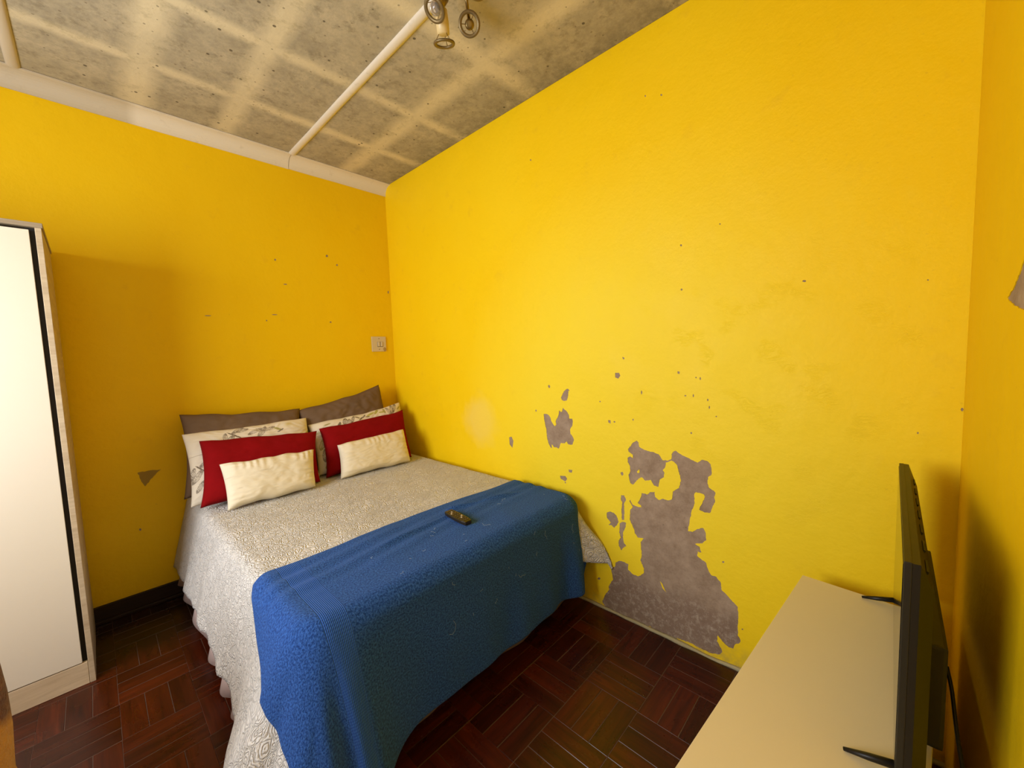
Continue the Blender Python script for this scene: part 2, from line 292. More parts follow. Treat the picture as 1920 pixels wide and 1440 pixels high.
# ------------------------------------------------------------------ measured outlines (metres on their walls) and cushion corners
HOLES_R=[[[2.1598,0.9183],[2.1783,0.9316],[2.1895,0.9222],[2.1916,0.9029],[2.2138,0.8931],[2.2401,0.8883],[2.266,0.8857],[2.2871,0.8805],[2.2975,0.8653],[2.3058,0.8549],[2.3325,0.8584],[2.3455,0.8655],[2.3468,0.8895],[2.3528,0.9007],[2.3668,0.9089],[2.3805,0.8987],[2.3961,0.891],[2.4191,0.8845],[2.4417,0.8762],[2.4584,0.8691],[2.4785,0.8853],[2.4983,0.8835],[2.5125,0.8704],[2.5161,0.8498],[2.5162,0.8266],[2.5021,0.8123],[2.5004,0.7846],[2.5076,0.7666],[2.5253,0.7588],[2.5324,0.7506],[2.5272,0.732],[2.5308,0.7095],[2.5221,0.6918],[2.5116,0.6578],[2.4864,0.6533],[2.4662,0.6601],[2.4753,0.6843],[2.4898,0.7234],[2.4862,0.7325],[2.4531,0.7362],[2.4456,0.7254],[2.4475,0.6856],[2.4344,0.646],[2.4249,0.5864],[2.4191,0.5499],[2.4382,0.5513],[2.4608,0.5721],[2.4829,0.5825],[2.494,0.5617],[2.4959,0.5303],[2.4795,0.5111],[2.4497,0.4997],[2.4684,0.4934],[2.4759,0.4715],[2.474,0.4676],[2.461,0.4686],[2.4591,0.4475],[2.4962,0.4278],[2.4999,0.4109],[2.5164,0.3806],[2.5378,0.3806],[2.5555,0.3595],[2.5591,0.3291],[2.5869,0.3088],[2.6208,0.28],[2.623,0.2184],[2.6219,0.1549],[2.632,0.1402],[2.6288,0.1248],[2.6122,0.1105],[2.6056,0.0872],[2.5885,0.0844],[2.5676,0.096],[2.5445,0.1171],[2.5411,0.0909],[2.5608,0.06],[2.5626,0.0488],[2.5503,0.0321],[2.5105,0.0195],[2.4618,0.0217],[2.4348,0.025],[2.3709,0.0192],[2.3544,0.0044],[2.3124,0.0082],[2.2467,0.0014],[2.2423,0.0154],[2.2059,0.0051],[2.1872,-0.0083],[2.1589,-0.0098],[2.1056,-0.001],[2.0402,0.0084],[1.993,0.0075],[1.9747,0.0295],[1.9889,0.0702],[2.0159,0.1107],[2.0163,0.1353],[2.0403,0.1786],[2.0332,0.2146],[2.031,0.2379],[2.0543,0.2559],[2.0571,0.276],[2.075,0.2917],[2.1047,0.2974],[2.1289,0.2918],[2.1261,0.2629],[2.1523,0.2492],[2.1804,0.2482],[2.2083,0.2746],[2.2108,0.2982],[2.1928,0.3326],[2.2,0.3668],[2.1957,0.397],[2.1937,0.4279],[2.2099,0.4531],[2.1801,0.4463],[2.1641,0.4641],[2.1596,0.4855],[2.1389,0.5252],[2.1419,0.576],[2.1562,0.5954],[2.1377,0.6202],[2.1425,0.6304],[2.1563,0.6067],[2.1748,0.6045],[2.2,0.604],[2.1978,0.6145],[2.1819,0.6218],[2.1982,0.6567],[2.2029,0.6776],[2.2297,0.6748],[2.2474,0.6918],[2.2669,0.6961],[2.2689,0.6729],[2.2859,0.6618],[2.307,0.6731],[2.3318,0.6705],[2.3461,0.678],[2.3523,0.7169],[2.3802,0.7395],[2.3882,0.778],[2.3804,0.8092],[2.3725,0.8405],[2.3567,0.8562],[2.3455,0.8597],[2.3202,0.846],[2.3181,0.8269],[2.3056,0.8079],[2.3138,0.7968],[2.3116,0.7755],[2.2907,0.7587],[2.2841,0.7233],[2.2649,0.7257],[2.2478,0.7502],[2.2214,0.7406],[2.2036,0.7546],[2.1854,0.7422],[2.1692,0.7235],[2.1574,0.7077],[2.1435,0.7138],[2.1346,0.7546],[2.1442,0.7743],[2.1422,0.8007],[2.1306,0.8166],[2.1309,0.8389],[2.1451,0.8478],[2.159,0.8412],[2.1591,0.8566],[2.136,0.8708],[2.1338,0.8838],[2.1504,0.9038]],[[2.0923,0.6393],[2.1093,0.6455],[2.1196,0.6251],[2.1087,0.5997],[2.1107,0.5635],[2.1076,0.5167],[2.0954,0.5134],[2.0937,0.5684],[2.0991,0.6019],[2.092,0.6186]],[[2.0102,0.5284],[2.0284,0.5401],[2.0512,0.539],[2.066,0.5288],[2.078,0.4994],[2.0678,0.4778],[2.0524,0.4594],[2.0374,0.4693],[2.0194,0.4666],[2.0325,0.4822],[2.0123,0.5004]],[[2.0828,0.4914],[2.1026,0.5061],[2.1181,0.5058],[2.1169,0.4871],[2.1019,0.4504],[2.1015,0.4224],[2.106,0.3959],[2.118,0.3857],[2.1008,0.3686],[2.0897,0.3509],[2.0761,0.3724],[2.0766,0.4007],[2.0892,0.4187],[2.0797,0.4438]],[[2.0915,0.7579],[2.1037,0.7633],[2.1084,0.752],[2.101,0.7415],[2.0938,0.747]],[[2.1789,0.7784],[2.1905,0.7915],[2.1926,0.7766],[2.1834,0.7705]],[[2.2901,0.2652],[2.3007,0.2561],[2.3134,0.2303],[2.3197,0.2219],[2.3028,0.2349]],[[1.6101,1.0151],[1.6276,1.0165],[1.6468,1.0112],[1.6591,0.9968],[1.6628,0.9801],[1.675,0.9642],[1.6892,0.9503],[1.6979,0.9596],[1.6943,0.9796],[1.7053,0.9975],[1.7162,1.0186],[1.7211,1.0441],[1.7331,1.035],[1.7414,1.0406],[1.748,1.061],[1.7715,1.0429],[1.7867,1.0244],[1.7901,1.0033],[1.8077,1.0049],[1.8112,0.9938],[1.8066,0.9639],[1.7923,0.9427],[1.7937,0.9198],[1.8089,0.9051],[1.8162,0.8896],[1.8078,0.8655],[1.8037,0.8583],[1.7781,0.8582],[1.7666,0.8733],[1.7542,0.86],[1.7278,0.8599],[1.7167,0.833],[1.7081,0.8232],[1.6959,0.83],[1.679,0.8277],[1.6625,0.8426],[1.6638,0.8187],[1.6533,0.8241],[1.637,0.8496],[1.6275,0.8902],[1.6265,0.9248],[1.6168,0.9585],[1.6114,0.9892]],[[1.7547,1.1504],[1.771,1.1642],[1.7868,1.1674],[1.7951,1.1586],[1.7865,1.155],[1.7858,1.1322],[1.7772,1.1056],[1.7551,1.0978],[1.7412,1.1036],[1.7356,1.1165],[1.7462,1.1336]],[[1.6461,1.1782],[1.6536,1.1869],[1.6631,1.1787],[1.6606,1.1685],[1.6529,1.1665]],[[1.3254,0.8429],[1.3463,0.85],[1.3614,0.8248],[1.3511,0.7781],[1.3273,0.7976]],[[2.0698,1.2572],[2.0917,1.2574],[2.0978,1.2435],[2.0861,1.2281],[2.0695,1.2348]],[[1.715,0.6693],[1.7529,0.6752],[1.7654,0.6613],[1.7519,0.6423],[1.7195,0.6523]],[[1.7749,0.7158],[1.8019,0.7179],[1.7967,0.701],[1.7777,0.7015]],[[2.0264,1.0173],[2.0411,1.0174],[2.0408,0.9992],[2.0275,1.0052]],[[2.3739,1.2671],[2.3842,1.2651],[2.3831,1.2546],[2.3739,1.2566]],[[2.1105,1.336],[2.1216,1.3301],[2.1178,1.321],[2.1104,1.328]],[[2.3857,1.8085],[2.3884,1.8124],[2.3929,1.8106],[2.3947,1.8066],[2.3916,1.8028],[2.3875,1.805]],[[2.816,1.5938],[2.8197,1.5971],[2.8259,1.5954],[2.8284,1.592],[2.8242,1.5889],[2.8185,1.5908]],[[3.1274,1.551],[3.1287,1.5532],[3.131,1.5524],[3.1319,1.5503],[3.1304,1.5482],[3.1284,1.5492]],[[2.3877,1.6208],[2.3904,1.625],[2.395,1.6235],[2.3967,1.6196],[2.3936,1.6155],[2.3895,1.6174]],[[3.2097,1.1567],[3.2114,1.1624],[3.2146,1.1615],[3.216,1.1571],[3.214,1.1513],[3.2111,1.1528]],[[2.2026,1.165],[2.2051,1.1752],[2.209,1.1734],[2.2105,1.1653],[2.2077,1.1551],[2.2041,1.1579]],[[2.4664,1.2358],[2.4683,1.2426],[2.4716,1.2413],[2.4729,1.2359],[2.4706,1.229],[2.4677,1.231]],[[2.449,1.24],[2.451,1.2435],[2.4542,1.2429],[2.4555,1.2401],[2.4533,1.2367],[2.4503,1.2376]],[[2.4966,1.1458],[2.4985,1.1516],[2.5017,1.1506],[2.503,1.1462],[2.5008,1.1404],[2.4979,1.1419]],[[2.5031,1.1144],[2.505,1.1213],[2.5081,1.1202],[2.5094,1.1148],[2.5072,1.1079],[2.5044,1.1097]],[[2.4032,1.1594],[2.4059,1.1631],[2.4105,1.1626],[2.4123,1.1599],[2.4091,1.1562],[2.405,1.1571]],[[1.9774,1.1085],[1.9803,1.1128],[1.9849,1.1123],[1.9867,1.1091],[1.9834,1.1047],[1.9792,1.1057]],[[2.5304,1.078],[2.5322,1.0815],[2.5353,1.0811],[2.5366,1.0785],[2.5344,1.075],[2.5316,1.0757]],[[2.4281,0.9962],[2.4308,1.0012],[2.4353,1.0008],[2.4371,0.9972],[2.434,0.9921],[2.4299,0.9931]],[[2.1579,1.0307],[2.1604,1.0362],[2.1645,1.0355],[2.1661,1.0315],[2.1632,1.026],[2.1595,1.0272]],[[2.0562,1.0107],[2.0598,1.0151],[2.0657,1.0148],[2.068,1.0118],[2.0638,1.0073],[2.0585,1.0081]],[[2.4381,1.1611],[2.44,1.1682],[2.4434,1.167],[2.4447,1.1615],[2.4424,1.1544],[2.4394,1.1563]],[[3.1205,1.0752],[3.1218,1.0788],[3.1242,1.0784],[3.1252,1.0758],[3.1236,1.0722],[3.1215,1.0729]],[[1.9472,0.1481],[1.9533,0.1578],[1.9631,0.1601],[1.9669,0.1555],[1.9599,0.1454],[1.9511,0.1443]],[[2.5587,0.4541],[2.5618,0.4599],[2.567,0.4607],[2.5691,0.4577],[2.5655,0.4517],[2.5608,0.4515]],[[2.3032,2.4594],[2.306,2.4625],[2.3106,2.4595],[2.3125,2.4552],[2.3092,2.4523],[2.305,2.4555]],[[2.2326,2.4865],[2.2348,2.49],[2.2385,2.4875],[2.2399,2.4833],[2.2373,2.4799],[2.234,2.4828]],[[2.5404,1.8602],[2.5421,1.8629],[2.5451,1.8616],[2.5463,1.8588],[2.5442,1.8561],[2.5416,1.8577]],[[1.5622,2.4458],[1.5659,2.4489],[1.5716,2.446],[1.5738,2.4418],[1.5696,2.439],[1.5644,2.4421]],[[1.5466,1.0294],[1.5505,1.036],[1.5566,1.0352],[1.5588,1.0303],[1.5543,1.0236],[1.5489,1.0251]],[[1.7462,0.6354],[1.7497,0.6407],[1.7552,0.6409],[1.7573,0.6376],[1.7533,0.6322],[1.7484,0.6326]],[[2.6349,0.1887],[2.6372,0.1933],[2.6411,0.1945],[2.6427,0.1924],[2.64,0.1876],[2.6365,0.187]]]
HOLES_L=[[[0.5172,2.1373],[0.5107,2.148],[0.501,2.1475],[0.4976,2.1403],[0.5052,2.1294],[0.5137,2.131]],[[0.8633,2.0598],[0.8588,2.0676],[0.8524,2.0671],[0.8502,2.0617],[0.8553,2.0538],[0.861,2.0552]],[[0.8188,1.9003],[0.8104,1.9055],[0.7969,1.906],[0.7917,1.9031],[0.8016,1.8977],[0.8136,1.8978]],[[0.4444,2.0813],[0.439,2.0899],[0.431,2.0894],[0.4282,2.0835],[0.4344,2.0747],[0.4415,2.0761]],[[0.5212,1.6511],[0.5161,1.6572],[0.5083,1.6563],[0.5054,1.6516],[0.5114,1.6455],[0.5184,1.647]],[[1.6598,0.4514],[1.656,0.4578],[1.6507,0.4544],[1.6491,0.4475],[1.6534,0.4413],[1.6581,0.4453]],[[1.2732,1.6645],[1.2619,1.6682],[1.2434,1.6684],[1.2361,1.6662],[1.2494,1.6623],[1.266,1.6625]],[[0.906,1.6883],[0.8941,1.6925],[0.8746,1.6927],[0.8669,1.6902],[0.881,1.6859],[0.8985,1.6862]],[[0.9425,1.6475],[0.9392,1.653],[0.9345,1.6521],[0.9329,1.6479],[0.9367,1.6424],[0.9408,1.6438]],[[0.0288,1.9151],[0.0235,1.9287],[0.0163,1.9267],[0.014,1.9164],[0.02,1.9026],[0.0264,1.906]]]
SCUFF=[[1.6401,0.7754],[1.6024,0.7754],[1.5412,0.77],[1.5759,0.7377],[1.6158,0.689],[1.6304,0.73]]
HOLES_F=[[[0.4981,1.4462],[0.5487,1.4625],[0.5921,1.4873],[0.6332,1.519],[0.822,1.518],[0.9711,1.4465],[0.9452,1.4121],[0.7727,1.4012],[0.6219,1.4178],[0.5576,1.4296]]]
PIL={"brownL":[[1.448,0.102,1.09],[0.811,0.114,1.042],[0.835,0.224,0.604],[1.476,0.218,0.627]],"brownR":[[0.833,0.117,1.031],[0.203,0.086,1.154],[0.179,0.217,0.633],[0.835,0.224,0.604]],"patL":[[1.456,0.197,0.982],[0.803,0.197,0.982],[0.802,0.377,0.581],[1.467,0.365,0.608]],"patR":[[0.799,0.206,0.931],[0.081,0.178,0.999],[0.111,0.348,0.574],[0.802,0.356,0.556]],"redL":[[1.397,0.296,0.948],[0.784,0.318,0.904],[0.844,0.484,0.573],[1.44,0.461,0.618]],"redR":[[0.759,0.289,0.911],[0.109,0.268,0.957],[0.154,0.451,0.55],[0.788,0.431,0.596]],"creL":[[1.345,0.464,0.832],[0.866,0.47,0.82],[0.906,0.572,0.615],[1.345,0.581,0.598]],"creR":[[0.705,0.432,0.815],[0.208,0.425,0.831],[0.227,0.534,0.589],[0.741,0.541,0.574]]}


# ------------------------------------------------------------------ walls: a plaster body with a thin skin of paint that has flaked away in places
def fray(poly, amp, step):
    out = []
    n = len(poly)
    for i in range(n):
        a = Vector(poly[i]); b = Vector(poly[(i+1) % n]); L = (b-a).length
        k = max(1, int(L/step))
        for j in range(k):
            t = j/k; p = a.lerp(b, t)
            if j: 
                nrm = Vector((-(b-a).y, (b-a).x)).normalized()
                p = p + nrm*random.uniform(-amp, amp)
            out.append((p.x, p.y))
    return out
def paint_skin(name, outer, holes, axis, plane, thick, mat, parent, sign):
    cu = bpy.data.curves.new(name, 'CURVE'); cu.dimensions = '2D'; cu.fill_mode = 'BOTH'; cu.extrude = thick/2
    for k, poly in enumerate([outer]+holes):
        if k and len(poly) > 8: poly = fray(poly, 0.0016, 0.006)
        sp = cu.splines.new('POLY'); sp.points.add(len(poly)-1); sp.use_cyclic_u = True
        for pt, (a, b) in zip(sp.points, poly): pt.co = (a, b, 0, 1)
    tmp = bpy.data.objects.new('tmp', cu); COL.objects.link(tmp)
    dg = bpy.context.evaluated_depsgraph_get(); me = bpy.data.meshes.new_from_object(tmp.evaluated_get(dg))
    bpy.data.objects.remove(tmp); bpy.data.curves.remove(cu)
    for v in me.vertices:
        a, b, c = v.co
        v.co = (plane+sign*(thick/2)+c, a, b) if axis == 0 else (a, plane+sign*(thick/2)+c, b)
    me.name = name; me.materials.clear()
    return mesh_obj(name, me, mat, parent)
def struct(o): o['kind'] = 'structure'; return o

T = 0.0016
wr = struct(boxo('wall_right', (-0.12, -T, -0.12, D+0.12, -0.05, H+0.03), PLASTER))
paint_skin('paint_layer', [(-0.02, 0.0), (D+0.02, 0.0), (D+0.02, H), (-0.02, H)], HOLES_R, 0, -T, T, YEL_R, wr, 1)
wl = struct(boxo('wall_left', (0.0, XW+0.1, -0.12, -T, -0.05, H+0.03), PLASTER))
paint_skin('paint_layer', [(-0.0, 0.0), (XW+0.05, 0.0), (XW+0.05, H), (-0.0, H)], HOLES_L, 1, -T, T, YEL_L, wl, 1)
tri = SCUFF
bm = bmesh.new(); fr_ = fray(tri, 0.002, 0.008)
A = [bm.verts.new((a, 0.0, b)) for a, b in fr_]; B = [bm.verts.new((a, 0.0007, b)) for a, b in fr_]
for k in range(len(A)): bm.faces.new((A[k], A[(k+1) % len(A)], B[(k+1) % len(A)], B[k]))
bm.faces.new(B)
obj('scuffed_patch', bm, plain('scuffed_paint', (0.36, 0.23, 0.03), 0.8, bumps=(90, .4, .002)), wl)
# wall behind the television, with an unseen doorway added for the fill lamp
bm = bmesh.new()
box(bm, 0.0, DX0, D+T, D+0.12, -0.05, H+0.03); box(bm, DX1, XW+0.1, D+T, D+0.12, -0.05, H+0.03); box(bm, DX0, DX1, D+T, D+0.12, DZ1, H+0.03)
wf = struct(obj('wall_front', bm, PLASTER))
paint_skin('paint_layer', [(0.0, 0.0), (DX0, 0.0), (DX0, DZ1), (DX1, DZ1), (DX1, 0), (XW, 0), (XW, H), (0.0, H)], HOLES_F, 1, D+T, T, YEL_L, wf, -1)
bm = bmesh.new()
box(bm, XW, XW+0.12, 0.0, D, -0.05, WZ0); box(bm, XW, XW+0.12, 0.0, D, WZ1, H+0.03)
box(bm, XW, XW+0.12, 0.0, WY0, WZ0, WZ1); box(bm, XW, XW+0.12, WY1, D, WZ0, WZ1)
struct(obj('wall_window', bm, YEL_L))
# rough plaster fillet where the long wall meets the floor
FIL = plain('floor_edge_plaster', (0.42, 0.36, 0.20), 0.85, bumps=(60, 0.6, 0.004), var=0.35)
bm = bmesh.new(); N = 90; prev = None
for i in range(N+1):
    y = 1.2 + (D-1.2)*i/N; a = 0.011+0.006*noise.noise(Vector((y*9, 0, 0))); b = 0.013+0.007*noise.noise(Vector((y*7, 5, 0)))
    ring = [bm.verts.new((0.0, y, 0.001)), bm.verts.new((0.0, y, b)), bm.verts.new((a*0.5, y, b*0.55)), bm.verts.new((a, y, 0.001))]
    if prev:
        for k in range(4): bm.faces.new((prev[k], prev[(k+1) % 4], ring[(k+1) % 4], ring[k]))
    prev = ring
struct(obj('trim_1', bm, FIL, smooth=True))

# ceiling boards with joint strips
ce = struct(boxo('ceiling', (-0.1, XW+0.1, -0.1, D+0.1, H+0.008, H+0.05), plain('roof_timber', (0.2, 0.15, 0.1), 0.9)))
for a, b in ((0.0, 0.724), (0.728, 1.906), (1.910, XW)):
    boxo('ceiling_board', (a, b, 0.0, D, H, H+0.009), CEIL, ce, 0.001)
def strip(nm, x, w, y0, y1):
    bm = bmesh.new(); n = 40; prev = None
    for i in range(n+1):
        y = y0+(y1-y0)*i/n; sag = 0.0012*noise.noise(Vector((y*3, x, 0)))
        pr = [(-w, 0), (-w, -0.004), (-w*.55, -0.010), (0, -0.0125), (w*.55, -0.010), (w, -0.004), (w, 0)]
        ring = [bm.verts.new((x+px+sag, y, H+pz+sag*0.5)) for px, pz in pr]
        if prev:
            for k in range(6): bm.faces.new((prev[k], prev[k+1], ring[k+1], ring[k]))
        prev = ring
    return struct(obj(nm, bm, TRIM, smooth=True))
strip('trim_2', 0.726, 0.022, 0.08, D)
strip('trim_3', 1.908, 0.022, 0.08, D)
# coving along the headboard wall, made of lengths butted together
cov = struct(empty('trim_4')); 
def coving(x0, x1, dz):
    bm = bmesh.new(); prof = []
    for k in range(9):
        a = k/8*PI/2
        prof.append((0.082-0.060*math.cos(PI/2-a)-0.016*(1-k/8)+0.0-0.006, 0))
    prof = [(0.0, 2.693), (0.007, 2.691)]+[(0.007+0.066*(1-math.cos(k/8*PI/2)), 2.696+0.066*math.sin(k/8*PI/2)) for k in range(9)]+[(0.082, 2.764), (0.082, 2.770), (0.0, 2.770)]
    xs = [x0+(x1-x0)*i/14 for i in range(15)]; prev = None
    for x in xs:
        w = 0.0015*noise.noise(Vector((x*4, 2, 0)))
        ring = [bm.verts.new((x, py+w*(py > 0.01), pz+w+dz if pz < 2.768 else pz)) for py, pz in prof]
        if prev:
            for k in range(len(ring)): bm.faces.new((prev[k], prev[(k+1) % len(ring)], ring[(k+1) % len(ring)], ring[k]))
        else: bm.faces.new(ring)
        prev = ring
    bm.faces.new(list(reversed(prev)))
    return obj('coving_length', bm, TRIM, cov)
# open joint between the coving and the ceiling boards
bm = bmesh.new(); prev = None
for i in range(61):
    x = XW*i/60; w = 0.0016+0.0016*max(0, noise.noise(Vector((x*3.3, 7, 0)))+0.25)
    ring = [bm.verts.new((x, 0.0825, H-0.0004)), bm.verts.new((x, 0.0825+w, H-0.0004)), bm.verts.new((x, 0.0825+w, H+0.004)), bm.verts.new((x, 0.0825, H+0.004))]
    if prev:
        for k in range(4): bm.faces.new((prev[k], prev[(k+1) % 4], ring[(k+1) % 4], ring[k]))
    prev = ring
obj('joint_gap', bm, plain('joint_dark', (0.09, 0.05, 0.02), 0.9), cov)
coving(0.0, 0.729, 0.001); coving(0.732, XW, -0.001)
# skirting on the headboard wall
sk = boxo('baseboard_left', (0.0, XW, 0.0, 0.016, 0.0, 0.092), SKIRT_W, None, 0.004, 2); box_uv(sk); struct(sk)
bm = bmesh.new(); box(bm, 0.0, XW, 0.0162, 0.034, 0.0, 0.020, 0.006, 2); q = obj('quarter_round', bm, SKIRT_W, sk); box_uv(q)

# unseen window frame, and the frame of the doorway added for fill light
WHITE = plain('white_gloss', (0.75, 0.74, 0.70), 0.4)
win = struct(empty('window_1', (XW, 0, 0)))
bm = bmesh.new()
for b in ((0.02, 0.07, WY0, WY1, WZ0, WZ0+0.04), (0.02, 0.07, WY0, WY1, WZ1-0.04, WZ1), (0.02, 0.07, WY0, WY0+0.04, WZ0, WZ1), (0.02, 0.07, WY1-0.04, WY1, WZ0, WZ1), (0.02, 0.05, (WY0+WY1)/2-.015, (WY0+WY1)/2+.015, WZ0, WZ1)):
    box(bm, *b)
obj('window_frame', bm, WHITE, win)
dr = struct(empty('added_door_1', (0, D, 0)))
bm = bmesh.new()
box(bm, DX0-0.03, DX0+0.02, -0.012, 0.10, 0, DZ1+0.03); box(bm, DX1-0.02, DX1+0.03, -0.012, 0.10, 0, DZ1+0.03); box(bm, DX0-0.03, DX1+0.03, -0.012, 0.10, DZ1-0.02, DZ1+0.03)
obj('added_door_frame', bm, WHITE, dr)

# ------------------------------------------------------------------ floor: basket-weave parquet, three fingers to a block
fl = struct(boxo('floor', (-0.05, XW+0.1, -0.05, D+0.1, -0.06, -0.0012), GROUT))
PX, PY = 0.2240, 0.2265; OX, OY = 0.2345, 1.9405
def finger_mesh(L, Wd, seed):
    bm = bmesh.new(); box(bm, -L/2, L/2, -Wd/2, Wd/2, -0.009, 0.0, 0.0010, 1)
    me = bpy.data.meshes.new('parquet_finger'); bm.to_mesh(me); bm.free(); me.materials.append(PARQ)
    uv = me.uv_layers.new(name='UVMap')
    for l in me.loops: c = me.vertices[l.vertex_index].co; uv.data[l.index].uv = (c.x, c.y)
    return me
def inframe(x, y, mx=60):
    d = Vector((x, y, 0))-Vector((1.77314, 3.03956, 1.36992)); z = d.dot(fw)
    if z < 0.1: return False
    u = 960+741.75*d.dot(rt)/z; w = 720-741.75*d.dot(up)/z
    return -mx < u < 1920+mx and w < 1440+mx*1.5
def covered(x, y):
    return (x < 1.36 and y < 1.86) or (x > 1.93 and y < 0.50) or (0.2 < x < 1.0 and y > 2.93)
ME = finger_mesh(PY-0.0022, PX/3-0.0016, 0)
far = []
cnt = 0
for kx in range(-2, 14):
    for ky in range(-10, 7):
        cx = OX+(kx+.5)*PX; cy = OY+(ky+.5)*PY
        alongY = (kx+ky) % 2 != 0
        for f in range(3):
            o_ = (f-1)*(PX/3 if alongY else PY/3)
            x, y = (cx+o_, cy) if alongY else (cx, cy+o_)
            hx, hy = (PX/6, PY/2) if alongY else (PX/2, PY/6)
            x0, x1, y0, y1 = max(x-hx, 0.002), min(x+hx, XW), max(y-hy, 0.002), min(y+hy, D)
            if x1-x0 < 0.012 or y1-y0 < 0.012: continue
            full = (x-hx) >= 0 and (x+hx) <= XW and (y-hy) >= 0 and (y+hy) <= D
            vis = inframe(x, y) and not covered(x, y)
            dz = random.uniform(-0.0006, 0.0003); tl = (random.uniform(-.002, .002), random.uniform(-.002, .002), random.uniform(-.003, .003))
            if vis and cnt < 300:
                if full:
                    o = mesh_obj('parquet_finger', ME, None, fl)
                    o.location = (x, y, dz); o.rotation_euler = (tl[0], tl[1], tl[2]+(PI/2 if alongY else 0))
                    if random.random() < .5: o.rotation_euler[2] += PI
                else:
                    L, Wd = (y1-y0, x1-x0) if alongY else (x1-x0, y1-y0)
                    o = mesh_obj('parquet_finger', finger_mesh(L-0.002, Wd-0.0016, 0), None, fl)
                    o.location = ((x0+x1)/2, (y0+y1)/2, dz); o.rotation_euler = (0, 0, tl[2]+(PI/2 if alongY else 0))
                cnt += 1
            else: far.append((x0+.001, x1-.001, y0+.001, y1-.001, dz))
bm = bmesh.new()
for x0, x1, y0, y1, dz in far: box(bm, x0, x1, y0, y1, -0.009, dz)
fo = obj('parquet_surround', bm, PARQ_I, fl); box_uv(fo); fo['kind'] = 'stuff'

# ------------------------------------------------------------------ wardrobe
LAC = plain('cream_lacquer', (0.76, 0.685, 0.555), 0.32, var=0.015)
DARK = plain('dark_gap', (0.012, 0.009, 0.008), 0.7)
wd = empty('wardrobe', (1.865, 0.03, 0)); tag(wd, 'tall wardrobe with cream doors and pale oak frame against the left wall', 'wardrobe')
Wt, Dp, Ht = 1.0, 0.522, 1.955
for nm, b in (('side_panel', (0, 0.018, 0, Dp, 0, Ht-0.018)), ('side_panel', (Wt-0.018, Wt, 0, Dp, 0, Ht-0.018)),
              ('top_panel', (-0.004, Wt+0.004, -0.004, Dp+0.006, Ht-0.018, Ht)), ('plinth', (0.019, Wt-0.019, Dp-0.022, Dp-0.002, 0, 0.098)),
              ('back_panel', (0.018, Wt-0.018, 0, 0.006, 0.02, Ht-0.02))):
    box_uv(boxo(nm, b, OAK, wd, 0.0012))
boxo('gap_shade_strip', (0.019, 0.046, Dp-0.035, Dp-0.018, 0.098, Ht-0.02), DARK, wd)  # black strip added to stand for the shade inside the door gap
def door(x0, x1, hx):
    d = boxo('door', (x0, x1, Dp-0.018, Dp, 0.103, Ht-0.030), LAC, wd, 0.0015, 2)
    bm = bmesh.new(); tube(bm, [(hx, Dp, 0.9), (hx, Dp+0.028, 0.9), (hx, Dp+0.028, 1.06), (hx, Dp, 1.06)], 0.005, 8)
    obj('handle', bm, plain('brushed_steel', (0.6, 0.6, 0.58), 0.35, 1.0), d, True)
door(0.034, 0.499, 0.455); door(0.503, 0.980, 0.55)

# ------------------------------------------------------------------ bed, coverlet and towel
BX0, BX1, BY0, BY1, BZ = 0.035, 1.445, 0.03, 1.885, 0.600
CR = 0.10
def smooth(a, b, x):
    t = min(1, max(0, (x-a)/(b-a))); return t*t*(3-2*t)
def drape(s, t, off=0.0, fold=1.0, flare=1.0):
    cx = min(max(s, BX0+CR), BX1-CR); cy = min(t, BY1-CR)
    vx, vy = s-cx, t-cy; L = math.hypot(vx, vy)
    if L < 1e-9: nx, ny = 0.0, 0.0
    else: nx, ny = vx/L, vy/L
    # near the two foot corners the cloth stands further out
    corner = 0.0
    if cx > 0.7: dd = max(0.0, (BY1-CR)-cy) + max(0.0, (BX1-CR)-cx); 
    else: dd = max(0.0, (BY1-CR)-cy) + max(0.0, cx-(BX0+CR))
    corner = math.exp(-(dd/(0.20 if nx > 0.5 else 0.12))**2)
    if cx < 0.7: corner *= smooth(0.15, 0.55, -nx)
    phi = math.radians(12.5 if nx > 0.5 else 3.5)
    phic = math.radians(26 if cx > 0.7 else 26*flare)
    phi = phi+(phic-phi)*corner
    r = 0.055; L0 = CR-r
    if L <= L0: h, g = L, 0.0
    else:
        arc = L-L0; amax = PI/2-phi
        if arc < amax*r: a = arc/r; h = L0+r*math.sin(a); g = r*(1-math.cos(a))
        else:
            e = arc-amax*r; h = L0+r*math.sin(amax)+e*math.sin(phi); g = r*(1-math.cos(amax))+e*math.cos(phi)
    # folds that grow towards the hem
    dep = smooth(0.04, 0.5, g)
    per = (t if nx > 0.5 else -s) + math.atan2(ny, abs(nx)+1e-6)*0.35
    wv = 0.010*math.sin(per*17+0.6)+0.007*math.sin(per*31+2)
    if nx > 0.5: wv *= 0.6
    wv += corner*0.032*math.sin(math.atan2(ny, abs(nx)+1e-6)*7.0+1.0)*(1 if L > 0 else 0)
    if nx < 0.5 and cx < BX1-CR-0.05: wv *= 0.35+1.9*(1-smooth(0.12, 0.50, cx))
    h += fold*dep*wv
    z = BZ-g
    top = 1-smooth(0.0, 0.05, g)
    z += off*top + 0.004*noise.noise(Vector((s*3.1, t*3.1, 1)))*top + 0.0025*noise.noise(Vector((s*9, t*9, 4)))
    x = cx+nx*(h+off*(1-top)); y = cy+ny*(h+off*(1-top))
    x += 0.004*noise.noise(Vector((s*6, t*6, 9)))*dep; y += 0.004*noise.noise(Vector((s*6, t*6, 19)))*dep
    if z < 0.006+off*0.5: z = 0.006+off*0.5+0.002*noise.noise(Vector((s*20, t*20, 3)))
    x = max(x, 0.006+off)
    return Vector((x, y, z))
